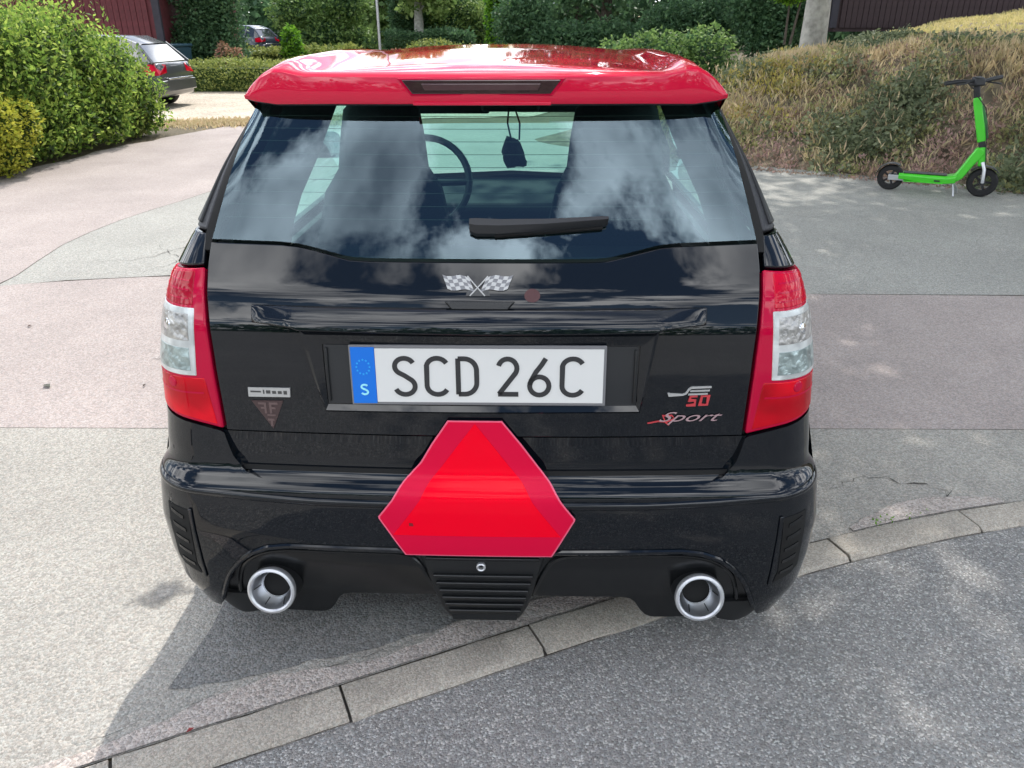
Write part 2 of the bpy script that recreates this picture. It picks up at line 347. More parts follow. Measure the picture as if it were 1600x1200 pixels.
# dark soft-edged patch on the pale path, left of the bumper
DARK_SPOT = asphalt('dark_spot_asphalt', (.17, .17, .17), .3, 170, .1)
def soften(m, cx_, cy_, rx, ry, rot):
    """ragged soft rim: the patch thins out towards its own edge"""
    tt = m.node_tree; L = tt.links.new; o_ = [n for n in tt.nodes if n.type == 'OUTPUT_MATERIAL'][0]; b_ = tt.nodes['Principled BSDF']
    tcn = N(tt, 'ShaderNodeTexCoord'); mp = N(tt, 'ShaderNodeMapping'); mp.vector_type = 'TEXTURE'
    mp.inputs['Location'].default_value = (cx_, cy_, 0); mp.inputs['Rotation'].default_value = (0, 0, rot); mp.inputs['Scale'].default_value = (rx, ry, 1)
    L(tcn.outputs['Object'], mp.inputs[0]); ln = N(tt, 'ShaderNodeVectorMath', operation='LENGTH')
    sp0 = N(tt, 'ShaderNodeVectorMath', operation='MULTIPLY'); sp0.inputs[1].default_value = (1, 1, 0); L(mp.outputs[0], sp0.inputs[0]); L(sp0.outputs[0], ln.inputs[0])
    nz_ = N(tt, 'ShaderNodeTexNoise'); nz_.inputs['Scale'].default_value = 14; nz_.inputs['Detail'].default_value = 6; L(tcn.outputs['Object'], nz_.inputs['Vector'])
    ad = N(tt, 'ShaderNodeMath', operation='MULTIPLY_ADD'); L(nz_.outputs[0], ad.inputs[0]); ad.inputs[1].default_value = .9; L(ln.outputs['Value'], ad.inputs[2])
    r_ = N(tt, 'ShaderNodeValToRGB'); r_.color_ramp.elements[0].position = 1.0; r_.color_ramp.elements[0].color = (1, 1, 1, 1); r_.color_ramp.elements[1].position = 1.0; r_.color_ramp.elements[1].color = (0, 0, 0, 1)
    r_.color_ramp.elements[0].position = .62; L(ad.outputs[0], r_.inputs[0])
    tr = N(tt, 'ShaderNodeBsdfTransparent'); mxs = N(tt, 'ShaderNodeMixShader'); L(r_.outputs[0], mxs.inputs[0]); L(tr.outputs[0], mxs.inputs[1]); L(b_.outputs[0], mxs.inputs[2]); L(mxs.outputs[0], o_.inputs[0])
soften(DARK_SPOT, -.94, .245, .17, .10, .72)
for k2, (x_, y_, a_, b2, r__, c_) in enumerate(((-1.9, .55, .40, .16, .5, .27), (-2.9, 2.2, .5, .25, -.3, .26), (-1.5, -.1, .28, .12, 1.0, .25), (-1.6, 2.0, .3, .2, .1, .42))):
    ms_ = asphalt('worn_patch', (c_, c_ * .97, c_ * .93), .3, 160, .1); soften(ms_, x_, y_, a_ * .8, b2 * .8, r__)
    q_ = a_ * 1.25; sheet('ground_stain', [(x_ - q_, y_ - q_), (x_ + q_, y_ - q_), (x_ + q_, y_ + q_), (x_ - q_, y_ + q_)], z1 + .0075 + k2 * .0004, ms_)
sheet('dark_spot', [(-1.16, .05), (-.75, .05), (-.75, .45), (-1.16, .45)], z1 + .004, DARK_SPOT)

# ------------------------------------------------------------------ bank on the right
BD = np.array([-.86, .51]); BN = np.array([.51, .86]); B0 = np.array([3.27, 7.05])
def bank_h(x, y):
    x = np.asarray(x, float); y = np.asarray(y, float)
    s_ = (x - B0[0]) * BN[0] + (y - B0[1]) * BN[1]; a = (x - B0[0]) * BD[0] + (y - B0[1]) * BD[1]
    H = np.interp(a, [-6, -1.0, .8, 2.0, 2.9, 4.5], [1.22, 1.20, 1.12, .92, .5, .0])
    t = np.clip(s_ / np.interp(a, [-2, 4], [3.3, 4.2]), 0, 1); sm_ = t * t * (3 - 2 * t)
    und = .05 * np.sin(x * 2.1 + y) * np.cos(y * 1.7 - x * .6)
    return np.where(s_ <= 0, -.03, H * sm_ + und * sm_ + np.clip(s_ - 3.4, 0, 25) * .040 * np.interp(a, [-1, 1.5, 2.9, 4.5], [1.0, .55, .3, 0]))
bv, bf = [], []
na, nb = 90, 90
As = np.linspace(-14, 4.2, na); Ss = np.r_[np.linspace(-.05, 5, 55), np.linspace(5.3, 40, nb - 55)]
for a in As:
    for s_ in Ss:
        x, y = B0 + BD * a + BN * s_
        bv.append((x, y, float(bank_h(x, y)) if s_ > 0 else -.02))
for i in range(na - 1):
    for j in range(nb - 1): bf.append((i * nb + j, (i + 1) * nb + j, (i + 1) * nb + j + 1, i * nb + j + 1))
mobj('terrain', bv, bf, simple('bank_soil', (.15, .12, .08), .95, noise=.5, nscale=6), kind='structure')

# ------------------------------------------------------------------ foliage tools
def leaf_mesh(name, pts, size, m, up=0.3, elong=1.7, seed=0, dirs=None):
    """one diamond leaf per point, folded a little along the midrib"""
    r_ = np.random.default_rng(seed); n = len(pts); pts = np.asarray(pts, float)
    sz = (size * r_.uniform(.6, 1.35, n))[:, None]
    if dirs is None:
        d = r_.normal(0, 1, (n, 3)); d[:, 2] = d[:, 2] * .7 + up
    else: d = dirs + r_.normal(0, .35, (n, 3))
    d /= np.linalg.norm(d, axis=1)[:, None]
    k_ = r_.normal(0, 1, (n, 3)); sdir = np.cross(d, k_); sdir /= np.linalg.norm(sdir, axis=1)[:, None] + 1e-9
    nn = np.cross(d, sdir)
    a = pts; c = pts + d * sz * elong; mid = pts + d * sz * elong * .45 + nn * sz * .12
    b = mid + sdir * sz * .5; e = mid - sdir * sz * .5
    v = np.stack([a, b, c, e], 1).reshape(-1, 3)
    me = bpy.data.meshes.new(name); me.vertices.add(4 * n); me.vertices.foreach_set('co', v.ravel().astype(np.float32))
    me.loops.add(4 * n); me.loops.foreach_set('vertex_index', np.arange(4 * n, dtype=np.int32))
    me.polygons.add(n); me.polygons.foreach_set('loop_start', np.arange(0, 4 * n, 4, dtype=np.int32))
    try: me.polygons.foreach_set('loop_total', np.full(n, 4, dtype=np.int32))
    except Exception: pass
    me.materials.append(m); me.update(calc_edges=True); me.validate()
    return me
def leaf_obj(name, pts, size, m, parent=None, kind=None, **kw):
    o = link(bpy.data.objects.new(name, leaf_mesh(name, pts, size, m, **kw)), parent)
    if kind: o['kind'] = kind
    return o
def blob_pts(c, rad, n, r_, shell=.55):
    d = r_.normal(0, 1, (n, 3)); d /= np.linalg.norm(d, axis=1)[:, None]
    rr_ = shell + (1 - shell) * r_.random(n) ** .6
    return np.asarray(c) + d * rr_[:, None] * np.asarray(rad)
L_HEDGE = leaf_mat('willow_leaf', [(.09, .17, .035), (.17, .29, .055), (.34, .48, .085), (.50, .60, .14)], .55)
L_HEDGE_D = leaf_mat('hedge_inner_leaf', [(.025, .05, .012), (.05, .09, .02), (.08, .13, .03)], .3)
L_YEL = leaf_mat('golden_leaf', [(.38, .40, .05), (.54, .52, .07), (.30, .38, .05)], .45)
L_CLIP = leaf_mat('clipped_leaf', [(.14, .19, .05), (.26, .31, .08), (.38, .40, .11)], .35)
L_DARK = leaf_mat('dark_leaf', [(.05, .11, .055), (.085, .17, .08), (.14, .25, .11)], .45)
L_MID = leaf_mat('mid_leaf', [(.09, .17, .05), (.17, .28, .08), (.27, .39, .13)], .45)
L_LIGHT = leaf_mat('light_leaf', [(.15, .25, .07), (.25, .36, .11), (.36, .46, .16)], .45)
L_FRESH = leaf_mat('fresh_leaf', [(.10, .28, .02), (.17, .38, .03), (.24, .44, .05)], .45)
L_PINK = leaf_mat('pinkish_leaf', [(.36, .20, .14), (.44, .26, .17), (.30, .24, .12), (.40, .16, .13)], .3)
L_STRAW = leaf_mat('straw_blade', [(.50, .42, .25), (.68, .57, .36), (.58, .43, .27), (.44, .40, .20)], .45)
L_HEATH = leaf_mat('heather_brown', [(.30, .20, .16), (.42, .28, .22), (.30, .25, .15)], .35)
L_PHEATH = leaf_mat('pinkish_heather', [(.38, .24, .22), (.50, .32, .29), (.36, .28, .20)], .35)
L_BUSH = leaf_mat('grey_green_leaf', [(.12, .155, .09), (.20, .235, .13), (.29, .32, .19)], .35)
L_OLIVE = leaf_mat('olive_tuft', [(.26, .27, .11), (.38, .38, .17), (.48, .46, .22)], .4)
L_LAWN = leaf_mat('dry_lawn_blade', [(.62, .54, .22), (.72, .62, .30), (.52, .48, .18)], .3)
L_YTUFT = leaf_mat('yellow_tuft', [(.46, .40, .10), (.56, .46, .14), (.38, .36, .10), (.50, .36, .18)], .4)
BARK = simple('bark_brown', (.085, .07, .055), .9, noise=.5, nscale=14, bump=.8)
BARK_P = simple('bark_pale', (.36, .35, .32), .85, noise=.35, nscale=9, bump=.5)

# bank cover: tufts by the thousand in several tints
def bank_cover():
    r_ = np.random.default_rng(21); sets = {k: ([], []) for k in ('straw', 'heath', 'olive', 'yellow', 'lawn', 'pink', 'bush')}
    def put(kind, x, y, n, rad, hgt, spread=.5, upz=.95):
        ang = r_.random(n) * 6.283; rr_ = rad * np.sqrt(r_.random(n)); px, py = x + rr_ * np.cos(ang), y + rr_ * np.sin(ang)
        pz = np.maximum(bank_h(px, py), -.02) + hgt * r_.random(n) ** 1.3 * (1 - (rr_ / rad) ** 2 * .7)
        d = np.c_[np.cos(ang) * spread, np.sin(ang) * spread, np.full(n, upz)]
        sets[kind][0].append(np.c_[px, py, pz]); sets[kind][1].append(d)
    for i in range(2150):
        a = r_.uniform(-6.5, 3.0); s_ = r_.random() ** .85 * 5.2 - .04
        x, y = B0 + BD * a + BN * s_
        nv = math.sin(x * 2.3 + 2.2 * math.sin(y * 1.3)) + math.sin(y * 2.9 - x * 1.1 + 1.7 * math.sin(x * 1.9)) + r_.normal(0, .45)
        low = s_ < 1.5
        if a > .9 and s_ > 1.3 and r_.random() < .6: k = 'yellow' if nv > -.4 else 'straw'
        elif nv > .85: k = 'bush'
        elif nv > -.05: k = 'olive'
        elif nv > -.5: k = 'pink' if low and r_.random() < .6 else 'straw'
        elif nv > -1.1: k = 'heath'
        else: k = 'straw' if not low else 'pink'
        top = 1 if s_ < 2.9 else .55
        if k == 'straw': put(k, x, y, int(r_.uniform(26, 44)), r_.uniform(.10, .28), r_.uniform(.05, .14) * top, .35, 1)
        elif k == 'bush': put(k, x, y, int(r_.uniform(60, 110)), r_.uniform(.14, .30), r_.uniform(.22, .42) * top, 1.0, .5)
        else: put(k, x, y, int(r_.uniform(26, 46)), r_.uniform(.10, .26), r_.uniform(.10, .26) * top, .7, .8)
    for i in range(420):                                   # seed heads and tall stalks standing out of the cover
        a = r_.uniform(-6.5, 2.6); s_ = r_.uniform(.2, 3.4); x, y = B0 + BD * a + BN * s_
        put('straw', x, y, 7, .10, .42 if s_ < 2.8 else .22, .25, 1)
    for i in range(1900):                                   # mown dry lawn on the plateau
        a = r_.uniform(-16, .9); s_ = r_.uniform(3.5, 17)
        x, y = B0 + BD * a + BN * s_; put('lawn', x, y, 22, .45, .03)
    names = {'straw': ('dry_grass', L_STRAW, .016, 6.5), 'heath': ('heather', L_HEATH, .026, 1.7), 'olive': ('ground_cover', L_OLIVE, .030, 1.7), 'yellow': ('yellow_grass', L_YTUFT, .026, 2.6), 'lawn': ('lawn_grass', L_LAWN, .035, 2.2), 'pink': ('pink_heather', L_PHEATH, .024, 1.6), 'bush': ('undergrowth', L_BUSH, .034, 1.6)}
    for k, (pp, dd) in sets.items():
        nm, m_, sz, el = names[k]
        leaf_obj(nm, np.concatenate(pp), sz, m_, kind='stuff', dirs=np.concatenate(dd), elong=el, seed=3)
bank_cover()
r_ = np.random.default_rng(404); aa = r_.uniform(-4.5, 1.6, 1500); ss2 = -np.abs(r_.normal(0, .07, 1500)) + .02
leaf_obj('leaf_litter', np.c_[B0[0] + BD[0] * aa + BN[0] * ss2, B0[1] + BD[1] * aa + BN[1] * ss2, np.full(1500, .016)], .016, L_HEATH, kind='stuff', dirs=np.c_[r_.normal(0, 1, 1500), r_.normal(0, 1, 1500), np.full(1500, .15)], elong=1.3, seed=405)
# rough dry grass edges round the parking
def grass_patch(name, n, xf, yf, size, m_, hgt, seed):
    r_ = np.random.default_rng(seed); x = xf(r_, n); y = yf(r_, n, x)
    d = np.c_[r_.normal(0, .4, n), r_.normal(0, .4, n), np.ones(n)]
    leaf_obj(name, np.c_[x, y, hgt * r_.random(n) * .3], size, m_, kind='stuff', dirs=d, elong=2.4, seed=seed)
grass_patch('dry_verge_grass', 5200, lambda r_, n: r_.uniform(-6.3, -2.5, n), lambda r_, n, x: 11.75 + (x + 6) * .12 + r_.normal(0, .28, n), .035, L_STRAW, .05, 61)
grass_patch('meadow_grass', 9000, lambda r_, n: r_.uniform(-18, 6, n), lambda r_, n, x: r_.uniform(20.5, 34, n), .11, L_OLIVE, .15, 62)
grass_patch('wood_edge_weeds', 9000, lambda r_, n: r_.uniform(.5, 8.0, n), lambda r_, n, x: 13.5 + r_.random(n) * 13, .07, L_MID, .9, 64)
grass_patch('pale_stalks', 900, lambda r_, n: r_.uniform(1.5, 7.0, n), lambda r_, n, x: 14 + r_.random(n) * 9, .035, L_STRAW, 2.2, 65)
grass_patch('kerb_weeds', 70, lambda r_, n: np.where(r_.random(n) < .65, r_.normal(1.40, .03, n), r_.normal(1.27, .025, n)), lambda r_, n, x: .705 + (x - 1.4) * .33 + r_.normal(0, .008, n), .008, L_FRESH, .015, 63)

# ------------------------------------------------------------------ hedges and shrubs
def shrub(name, loc, blobs, m_, label, cat='shrub', n=2500, size=.05, group=None, seed=1, stem=True, up=.25, elong=1.7, shell=.5, inner=None):
    e = empty(name, (loc[0], loc[1], loc[2] if len(loc) > 2 else 0), 0, label, cat, group); r_ = np.random.default_rng(seed)
    tot = sum(b[1][0] * b[1][1] * b[1][2] for b in blobs) ** 1
    pts = []
    for c, rad in blobs:
        k = max(80, int(n * (rad[0] * rad[1] * rad[2]) / tot))
        p_ = blob_pts(c, rad, k, r_, shell); pts.append(p_[p_[:, 2] > .03])
    leaf_obj('foliage', np.concatenate(pts), size, m_, e, up=up, elong=elong, seed=seed)
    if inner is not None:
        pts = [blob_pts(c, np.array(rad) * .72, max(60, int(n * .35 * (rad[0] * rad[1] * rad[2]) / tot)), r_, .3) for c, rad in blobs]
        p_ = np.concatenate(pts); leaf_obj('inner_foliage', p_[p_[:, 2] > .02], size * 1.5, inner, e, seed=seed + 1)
    if stem:
        b = MB()
        for c, rad in blobs[:8]:
            b.tube([(c[0] * .4, c[1] * .4, -.02), (c[0] * .75, c[1] * .75, c[2] * .5), (c[0], c[1], c[2] + rad[2] * .3)], [.035, .025, .008], 6)
        b.build('stem', BARK, e)
    return e
# large loose hedge on the left
r_ = np.random.default_rng(31); bl = []
for y in np.arange(-.4, 3.7, .34):
    h = np.interp(y, [-.5, .6, 1.6, 2.5, 3.3, 3.7], [1.62, 1.78, 1.74, 1.58, 1.30, 1.05])
    for x in (-.12, -.65, -1.3, -2.0):
        hh = h * r_.uniform(.82, 1.10)
        bl.append(((x + r_.normal(0, .10), y + r_.normal(0, .1), hh * .62), (.42, .36, hh * .40)))
        bl.append(((x + .02 + r_.normal(0, .08), y + r_.normal(0, .1), hh * .26), (.36, .32, hh * .27)))
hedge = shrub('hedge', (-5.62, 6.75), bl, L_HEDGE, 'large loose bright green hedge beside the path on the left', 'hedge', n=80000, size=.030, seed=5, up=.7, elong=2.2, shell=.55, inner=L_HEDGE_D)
sh_pts = []
for y in np.arange(-.5, 3.6, .05):      # upright shoots along the top
    for _ in range(5):
        h = np.interp(y, [-.5, .6, 1.6, 2.5, 3.3, 3.8], [1.62, 1.78, 1.74, 1.58, 1.30, 1.05]); x = r_.uniform(-2.2, .18); k = 9
        zz = np.linspace(h * .8, h * r_.uniform(.95, 1.20), k); sh_pts.append(np.c_[x + r_.normal(0, .02, k) , y + r_.normal(0, .02, k), zz])
leaf_obj('shoots', np.concatenate(sh_pts), .027, L_HEDGE, hedge, up=.9, elong=2.3, seed=8)
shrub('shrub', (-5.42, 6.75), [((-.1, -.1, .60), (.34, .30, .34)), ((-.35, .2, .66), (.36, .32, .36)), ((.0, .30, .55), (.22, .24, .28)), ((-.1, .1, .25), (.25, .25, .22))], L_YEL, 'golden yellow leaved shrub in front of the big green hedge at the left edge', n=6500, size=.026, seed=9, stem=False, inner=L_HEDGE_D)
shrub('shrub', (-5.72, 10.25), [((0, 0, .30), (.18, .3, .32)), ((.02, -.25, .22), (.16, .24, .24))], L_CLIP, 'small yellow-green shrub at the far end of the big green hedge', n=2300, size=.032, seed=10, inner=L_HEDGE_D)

def clipped(name, x0, x1, y0, y1, h, m_, label, n, size, seed, rot=0, cat='hedge'):
    e = empty(name, ((x0 + x1) / 2, (y0 + y1) / 2, 0), rot, label, cat); r_ = np.random.default_rng(seed); hx, hy = (x1 - x0) / 2, (y1 - y0) / 2
    p_ = np.c_[r_.uniform(-hx, hx, n), r_.uniform(-hy, hy, n), r_.uniform(.04, h, n)]
    f = r_.integers(0, 5, n)
    p_[f == 0, 1] = -hy; p_[f == 1, 2] = h; p_[f == 2, 1] = hy; p_[f == 3, 0] = hx * r_.choice([-1, 1], (f == 3).sum()); p_ += r_.normal(0, size * .7, (n, 3))
    p_[:, 2] = np.maximum(p_[:, 2], .03) + .05 * h * np.sin(p_[:, 0] * 3)
    leaf_obj('foliage', p_, size, m_, e, seed=seed)
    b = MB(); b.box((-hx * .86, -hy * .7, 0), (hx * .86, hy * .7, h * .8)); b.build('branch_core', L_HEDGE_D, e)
    return e
clipped('hedge', -9.6, -2.2, 18.4, 19.6, .66, L_CLIP, 'low clipped yellow-green hedge across the gravel parking, behind the dark grey car', 15000, .055, 41)
clipped('hedge', -11.5, -6.2, 27.0, 28.2, .72, L_CLIP, 'low clipped hedge farther back, in front of the dark blue car', 6000, .075, 42)
clipped('hedge', -6.0, -2.6, 32.5, 34.0, 1.15, L_DARK, 'squared dark green hedge behind the car roof', 6500, .085, 43)
# shrubs across the back
for k_, (nm, x, y, bl_, m_, lab, n, sz) in enumerate([
    ('shrub', -8.05, 20.3, [((0, 0, .6), (.24, .24, .5)), ((.28, .05, .55), (.22, .22, .42))], L_PINK, 'pinkish leaved shrub left of the dark blue car', 1700, .05),
    ('shrub', -8.2, 27.0, [((0, 0, .75), (.35, .35, .75)), ((.25, 0, .4), (.3, .3, .4))], L_FRESH, 'fresh bright green bush right of the dark blue car', 1800, .07),
    ('shrub', -8.2, 32.0, [((0, 0, 1.0), (1.5, 1.0, 1.1)), ((1.2, .2, .7), (.9, .8, .8)), ((-1.2, 0, 2.0), (1.1, .9, .9)), ((.7, 0, 2.3), (1.2, .9, .9))], L_MID, 'broad mid green bush with pale top behind the left end of the car roof', 7500, .085),
    ('shrub', -3.3, 26.5, [((0, 0, .55), (1.1, .6, .5)), ((.9, 0, .5), (.7, .5, .42))], L_CLIP, 'low yellow-green bush just above the middle of the red roof', 3200, .06),
    ('shrub', -3.6, 36.0, [((0, 0, 1.6), (1.6, 1.0, 1.6)), ((1.3, 0, 1.2), (1.1, .9, 1.2)), ((-1.0, 0, 2.6), (1.2, .9, 1.1))], L_LIGHT, 'loose light green bush behind the red roof', 6500, .09),
    ('shrub', -1.55, 33.0, [((0, 0, 1.3), (.45, .45, 1.4)), ((.1, 0, 2.4), (.5, .5, .9))], L_FRESH, 'narrow bright yellow-green bush behind the middle of the red roof', 2600, .085),
    ('shrub', 1.0, 28.0, [((0, 0, .8), (1.5, 1.0, .85)), ((1.6, .3, .9), (1.1, .8, .8)), ((-1.4, .4, 1.5), (1.1, .8, 1.2))], L_DARK, 'dark green bush behind the right half of the red roof', 6500, .085),
    ('shrub', 6.9, 23.5, [((0, 0, 1.2), (.9, .7, .9)), ((.6, 0, 2.2), (.8, .7, 1.0)), ((-.6, .2, 2.0), (.7, .6, .9))], L_DARK, 'dark bush against the left end of the dark brown shed', 4800, .07),
    ('shrub', 3.0, 19.0, [((0, 0, .7), (1.0, .7, .7)), ((1.2, .3, .8), (.9, .7, .7)), ((-.9, .2, .6), (.7, .6, .6))], L_MID, 'spreading green bush behind the left end of the grassy bank', 4200, .06),
    ('shrub', 4.7, 27.0, [((0, 0, 1.3), (1.3, .9, .9)), ((1.3, .2, 1.5), (1.1, .9, .8))], L_DARK, 'dark bush at the wood edge left of the thick grey trunk', 5200, .08),
    ('shrub', 6.5, 20.5, [((0, 0, 2.35), (.55, .5, .45)), ((.35, 0, 2.75), (.6, .5, .5))], L_FRESH, 'bright green bush beside the thick grey trunk', 2600, .075),
    ('shrub', -8.95, 21.6, [((-.1, 0, 1.2), (.80, .7, 1.3)), ((.55, 0, 1.0), (.62, .6, 1.1)), ((-.45, -.1, .8), (.55, .6, .9)), ((0, 0, 2.6), (.95, .8, 1.1)), ((.5, 0, 2.4), (.7, .7, 1.0))], L_DARK, 'tall dark green shrubbery right of the dark red building', 13000, .055),
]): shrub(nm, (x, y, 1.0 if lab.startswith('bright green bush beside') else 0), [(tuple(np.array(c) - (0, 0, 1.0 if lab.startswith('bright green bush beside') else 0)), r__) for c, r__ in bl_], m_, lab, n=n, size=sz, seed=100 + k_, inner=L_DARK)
grass_patch('tall_brown_grass', 1500, lambda r_, n: r_.uniform(-6.4, -4.6, n), lambda r_, n, x: r_.uniform(27, 28, n), .10, L_PINK, 1.6, 66)
# column of clipped conifer and posts
clipped('conifer', -6.15, -4.75, 35.2, 36.6, 3.0, L_DARK, 'flat dark green clipped conifer beside a thin grey post', 9000, .10, 44, cat='tree')

# ------------------------------------------------------------------ trees
def tree(name, loc, h, r_tr, crown_r, m_, label, seed, bark=BARK, n=9000, size=.13, base=.32, group=None, lean=0.0, cat='tree', ell=(1, 1, 1)):
    e = empty(name, loc, 0, label, cat, group); r_ = np.random.default_rng(seed); b = MB()
    top = Vector((lean * h, r_.normal(0, .02) * h, h * .82))
    path = [Vector((0, 0, -.15)), Vector((0, 0, .0)), Vector((top.x * .12, 0, h * .12)), Vector((top.x * .4, top.y * .3, h * .38)), Vector((top.x * .7, top.y * .6, h * .6)), top]
    b.tube(path, [r_tr * 1.35, r_tr * 1.2, r_tr, r_tr * .82, r_tr * .55, r_tr * .12], 12)
    cl = []
    nb_ = 15
    for i in range(nb_):
        t = base + (1 - base) * (i + .5) / nb_; zc = h * t * .95; ang = i * 2.4 + r_.normal(0, .3)
        rad = crown_r * math.sin(math.pi * min(.97, .2 + .78 * (t - base) / (1 - base))) ** .7 * r_.uniform(.75, 1.1)
        st = Vector((top.x * t, top.y * t, max(.3, zc - rad * .35))); en = Vector((top.x * t + math.cos(ang) * rad * .8 * ell[0], top.y * t + math.sin(ang) * rad * .8 * ell[1], zc + rad * .12))
        b.tube([st, st.lerp(en, .5) + Vector((0, 0, .12 * rad)), en], [r_tr * .34, r_tr * .2, r_tr * .06], 6)
        for k in range(3):
            p_ = st.lerp(en, (.55, .85, 1.05)[k]); cl.append(((p_.x + r_.normal(0, .2), p_.y + r_.normal(0, .2), p_.z + r_.normal(0, .25)), crown_r * r_.uniform(.24, .40)))
    b.build('trunk', bark, e)
    tot = sum(c[1] ** 2 for c in cl); pts = [blob_pts(c, (q, q, q * .75), max(20, int(n * q * q / tot)), r_, .35) for c, q in cl]
    p_ = np.concatenate(pts); leaf_obj('crown', p_[p_[:, 2] > .3], size, m_, e, seed=seed, up=.1)
    return e
bz = lambda x, y: float(bank_h(x, y))
tree('tree', (4.80, 13.0, bz(4.8, 13.0) - .03), 10.5, .185, 3.7, L_MID, 'large tree with thick pale grey trunk standing on the grassy bank', 71, bark=BARK_P, n=9500, size=.11, base=.40)
tree('tree', (7.6, 8.2, bz(7.6, 8.2) - .03), 10.0, .19, 4.4, L_MID, 'tree on the bank just right of the picture, its crown shading the scooter', 72, n=21000, size=.10, base=.40, lean=-.26)
tree('tree', (6.6, 4.9, bz(6.6, 4.9) - .03), 9.0, .18, 4.0, L_MID, 'tree right of the picture shading the paving near the kerb', 83, n=22000, size=.10, base=.42, lean=-.34)
tree('tree', (6.3, 29.0, .6), 12, .20, 3.4, L_DARK, 'dark tree with a bare brown trunk behind the right end of the red roof', 73, n=8000, size=.17, base=.2)
tree('tree', (2.9, 33.0, .0), 13, .22, 3.6, L_DARK, 'dark tree behind the right half of the red roof', 74, n=8000, size=.18, base=.10)
tree('tree', (8.3, 36.0, .6), 13, .25, 3.8, L_DARK, 'dark tree in the wood left of the thick grey trunk', 75, n=7000, size=.19, base=.12)
tree('tree', (12.5, 36.0, .9), 12, .25, 3.8, L_MID, 'tree rising behind the dark shed on the bank', 76, n=7000, size=.19, base=.2)
tree('tree', (-4.75, 33.6, .0), 4.6, .22, 1.4, L_LIGHT, 'tree with a grey-white trunk behind the squared dark hedge', 77, bark=BARK_P, n=4500, size=.14, base=.5)
tree('tree', (-14.05, 36.0, .0), 5.5, .10, 1.5, L_LIGHT, 'slender pale stemmed tree left of the dark blue car', 78, bark=BARK_P, n=3500, size=.13, base=.55)
tree('tree', (-11.6, 46.0, .0), 4.2, .2, 2.4, L_DARK, 'dark tree behind the dark blue car', 79, n=6000, size=.19, base=.08)
tree('tree', (-7.5, 41.0, .0), 3.6, .2, 2.2, L_MID, 'tree behind the broad mid green bush', 80, n=5500, size=.19, base=.08)
tree('tree', (-15.5, 34.5, .0), 4.4, .18, 2.0, L_DARK, 'dense dark tree beside the dark red building', 81, n=6500, size=.15, base=.06)
tree('tree', (2.2, 41.0, .0), 9.0, .2, 3.0, L_DARK, 'dark tree far behind the bushes at the right half of the red roof', 82, n=6500, size=.19, base=.06)
# closed wood edge beyond everything
r_ = np.random.default_rng(91); wp = []
for i in range(260):
    x = r_.uniform(-60, 70); y = 50 + r_.uniform(0, 9); hh = np.interp(x, [-60, -2, 4, 30, 70], [3.8, 3.4, 11, 12, 12]) * r_.uniform(.75, 1.1)
    wp.append(blob_pts((x, y, hh * .5), (2.6, 1.6, hh * .52), 95, r_, .6))
for i in range(260):
    x = r_.uniform(-60, 70); y = 48 + r_.uniform(0, 8); wp.append(blob_pts((x, y, 1.4), (2.4, 1.4, 1.6), 70, r_, .5))
p_ = np.concatenate(wp); leaf_obj('woodland', p_[p_[:, 2] > .1], .42, L_DARK, kind='stuff', seed=92)
wp = []
for i in range(150):                          # the same kind of wood across the road behind the camera (mirrored in the paint)
    x = r_.uniform(-45, 45); y = -24 - r_.uniform(0, 6); hh = r_.uniform(4.0, 6.5)
    wp.append(blob_pts((x, y, hh * .5), (2.4, 1.5, hh * .52), 90, r_, .6))
p_ = np.concatenate(wp); leaf_obj('treeline', p_[p_[:, 2] > .1], .42, L_DARK, kind='stuff', seed=93)

# ------------------------------------------------------------------ buildings
MAROON = simple('maroon_boards', (.115, .022, .028), .75, noise=.25, nscale=8)
DKTRIM = simple('dark_corner_board', (.03, .028, .04), .7, noise=.2, nscale=8)
ROOFT = simple('dark_roof_sheet', (.05, .05, .055), .7, noise=.2, nscale=5)
SHEDB = simple('dark_brown_boards', (.040, .024, .027), .8, noise=.3, nscale=8)
def board_house(name, x0, x1, y, depth, z0, h, m_, label, bw, cat):
    e = empty(name, ((x0 + x1) / 2, y, z0), 0, label, cat); hw = (x1 - x0) / 2
    b = MB(); b.box((-hw + .03, .03, -.4), (hw - .03, depth, h)); b.build('wall', m_, e, smooth=False)
    nb_ = int((x1 - x0 - .36) / bw); me0 = None
    for i in range(nb_):
        if me0 is None:
            bb = MB(); bb.box((0, -.012, -.3), (bw - .014, .028, h - .02)); o = bb.build('board', m_, e, smooth=False, bevel=.004, seg=1); me0 = o.data; o.location = (-hw + .18, 0, 0)
        else:
            o = link(bpy.data.objects.new('board', me0), e); o.location = (-hw + .18 + i * bw, (-.004 if i % 3 else .004), 0)
    for sx in (-1, 1):
        bb = MB(); bb.box((sx * hw - .09, -.03, -.3), (sx * hw + .09, .07, h)); bb.build('corner_board', DKTRIM, e, smooth=False)
    bb = MB(); ov = .4
    bb.add([(-hw - ov, -ov, h - .05), (hw + ov, -ov, h - .05), (hw + ov, depth / 2, h + 1.4), (-hw - ov, depth / 2, h + 1.4), (hw + ov, depth + ov, h - .05), (-hw - ov, depth + ov, h - .05),
            (-hw - ov, -ov, h + .07), (hw + ov, -ov, h + .07), (hw + ov, depth / 2, h + 1.52), (-hw - ov, depth / 2, h + 1.52), (hw + ov, depth + ov, h + .07), (-hw - ov, depth + ov, h + .07)],
           [(0, 1, 2, 3), (3, 2, 4, 5), (6, 9, 8, 7), (9, 11, 10, 8), (0, 6, 7, 1), (5, 4, 10, 11), (0, 3, 9, 6), (3, 5, 11, 9), (1, 7, 8, 2), (2, 8, 10, 4)])
    bb.build('roof', ROOFT, e, smooth=False)
    return e
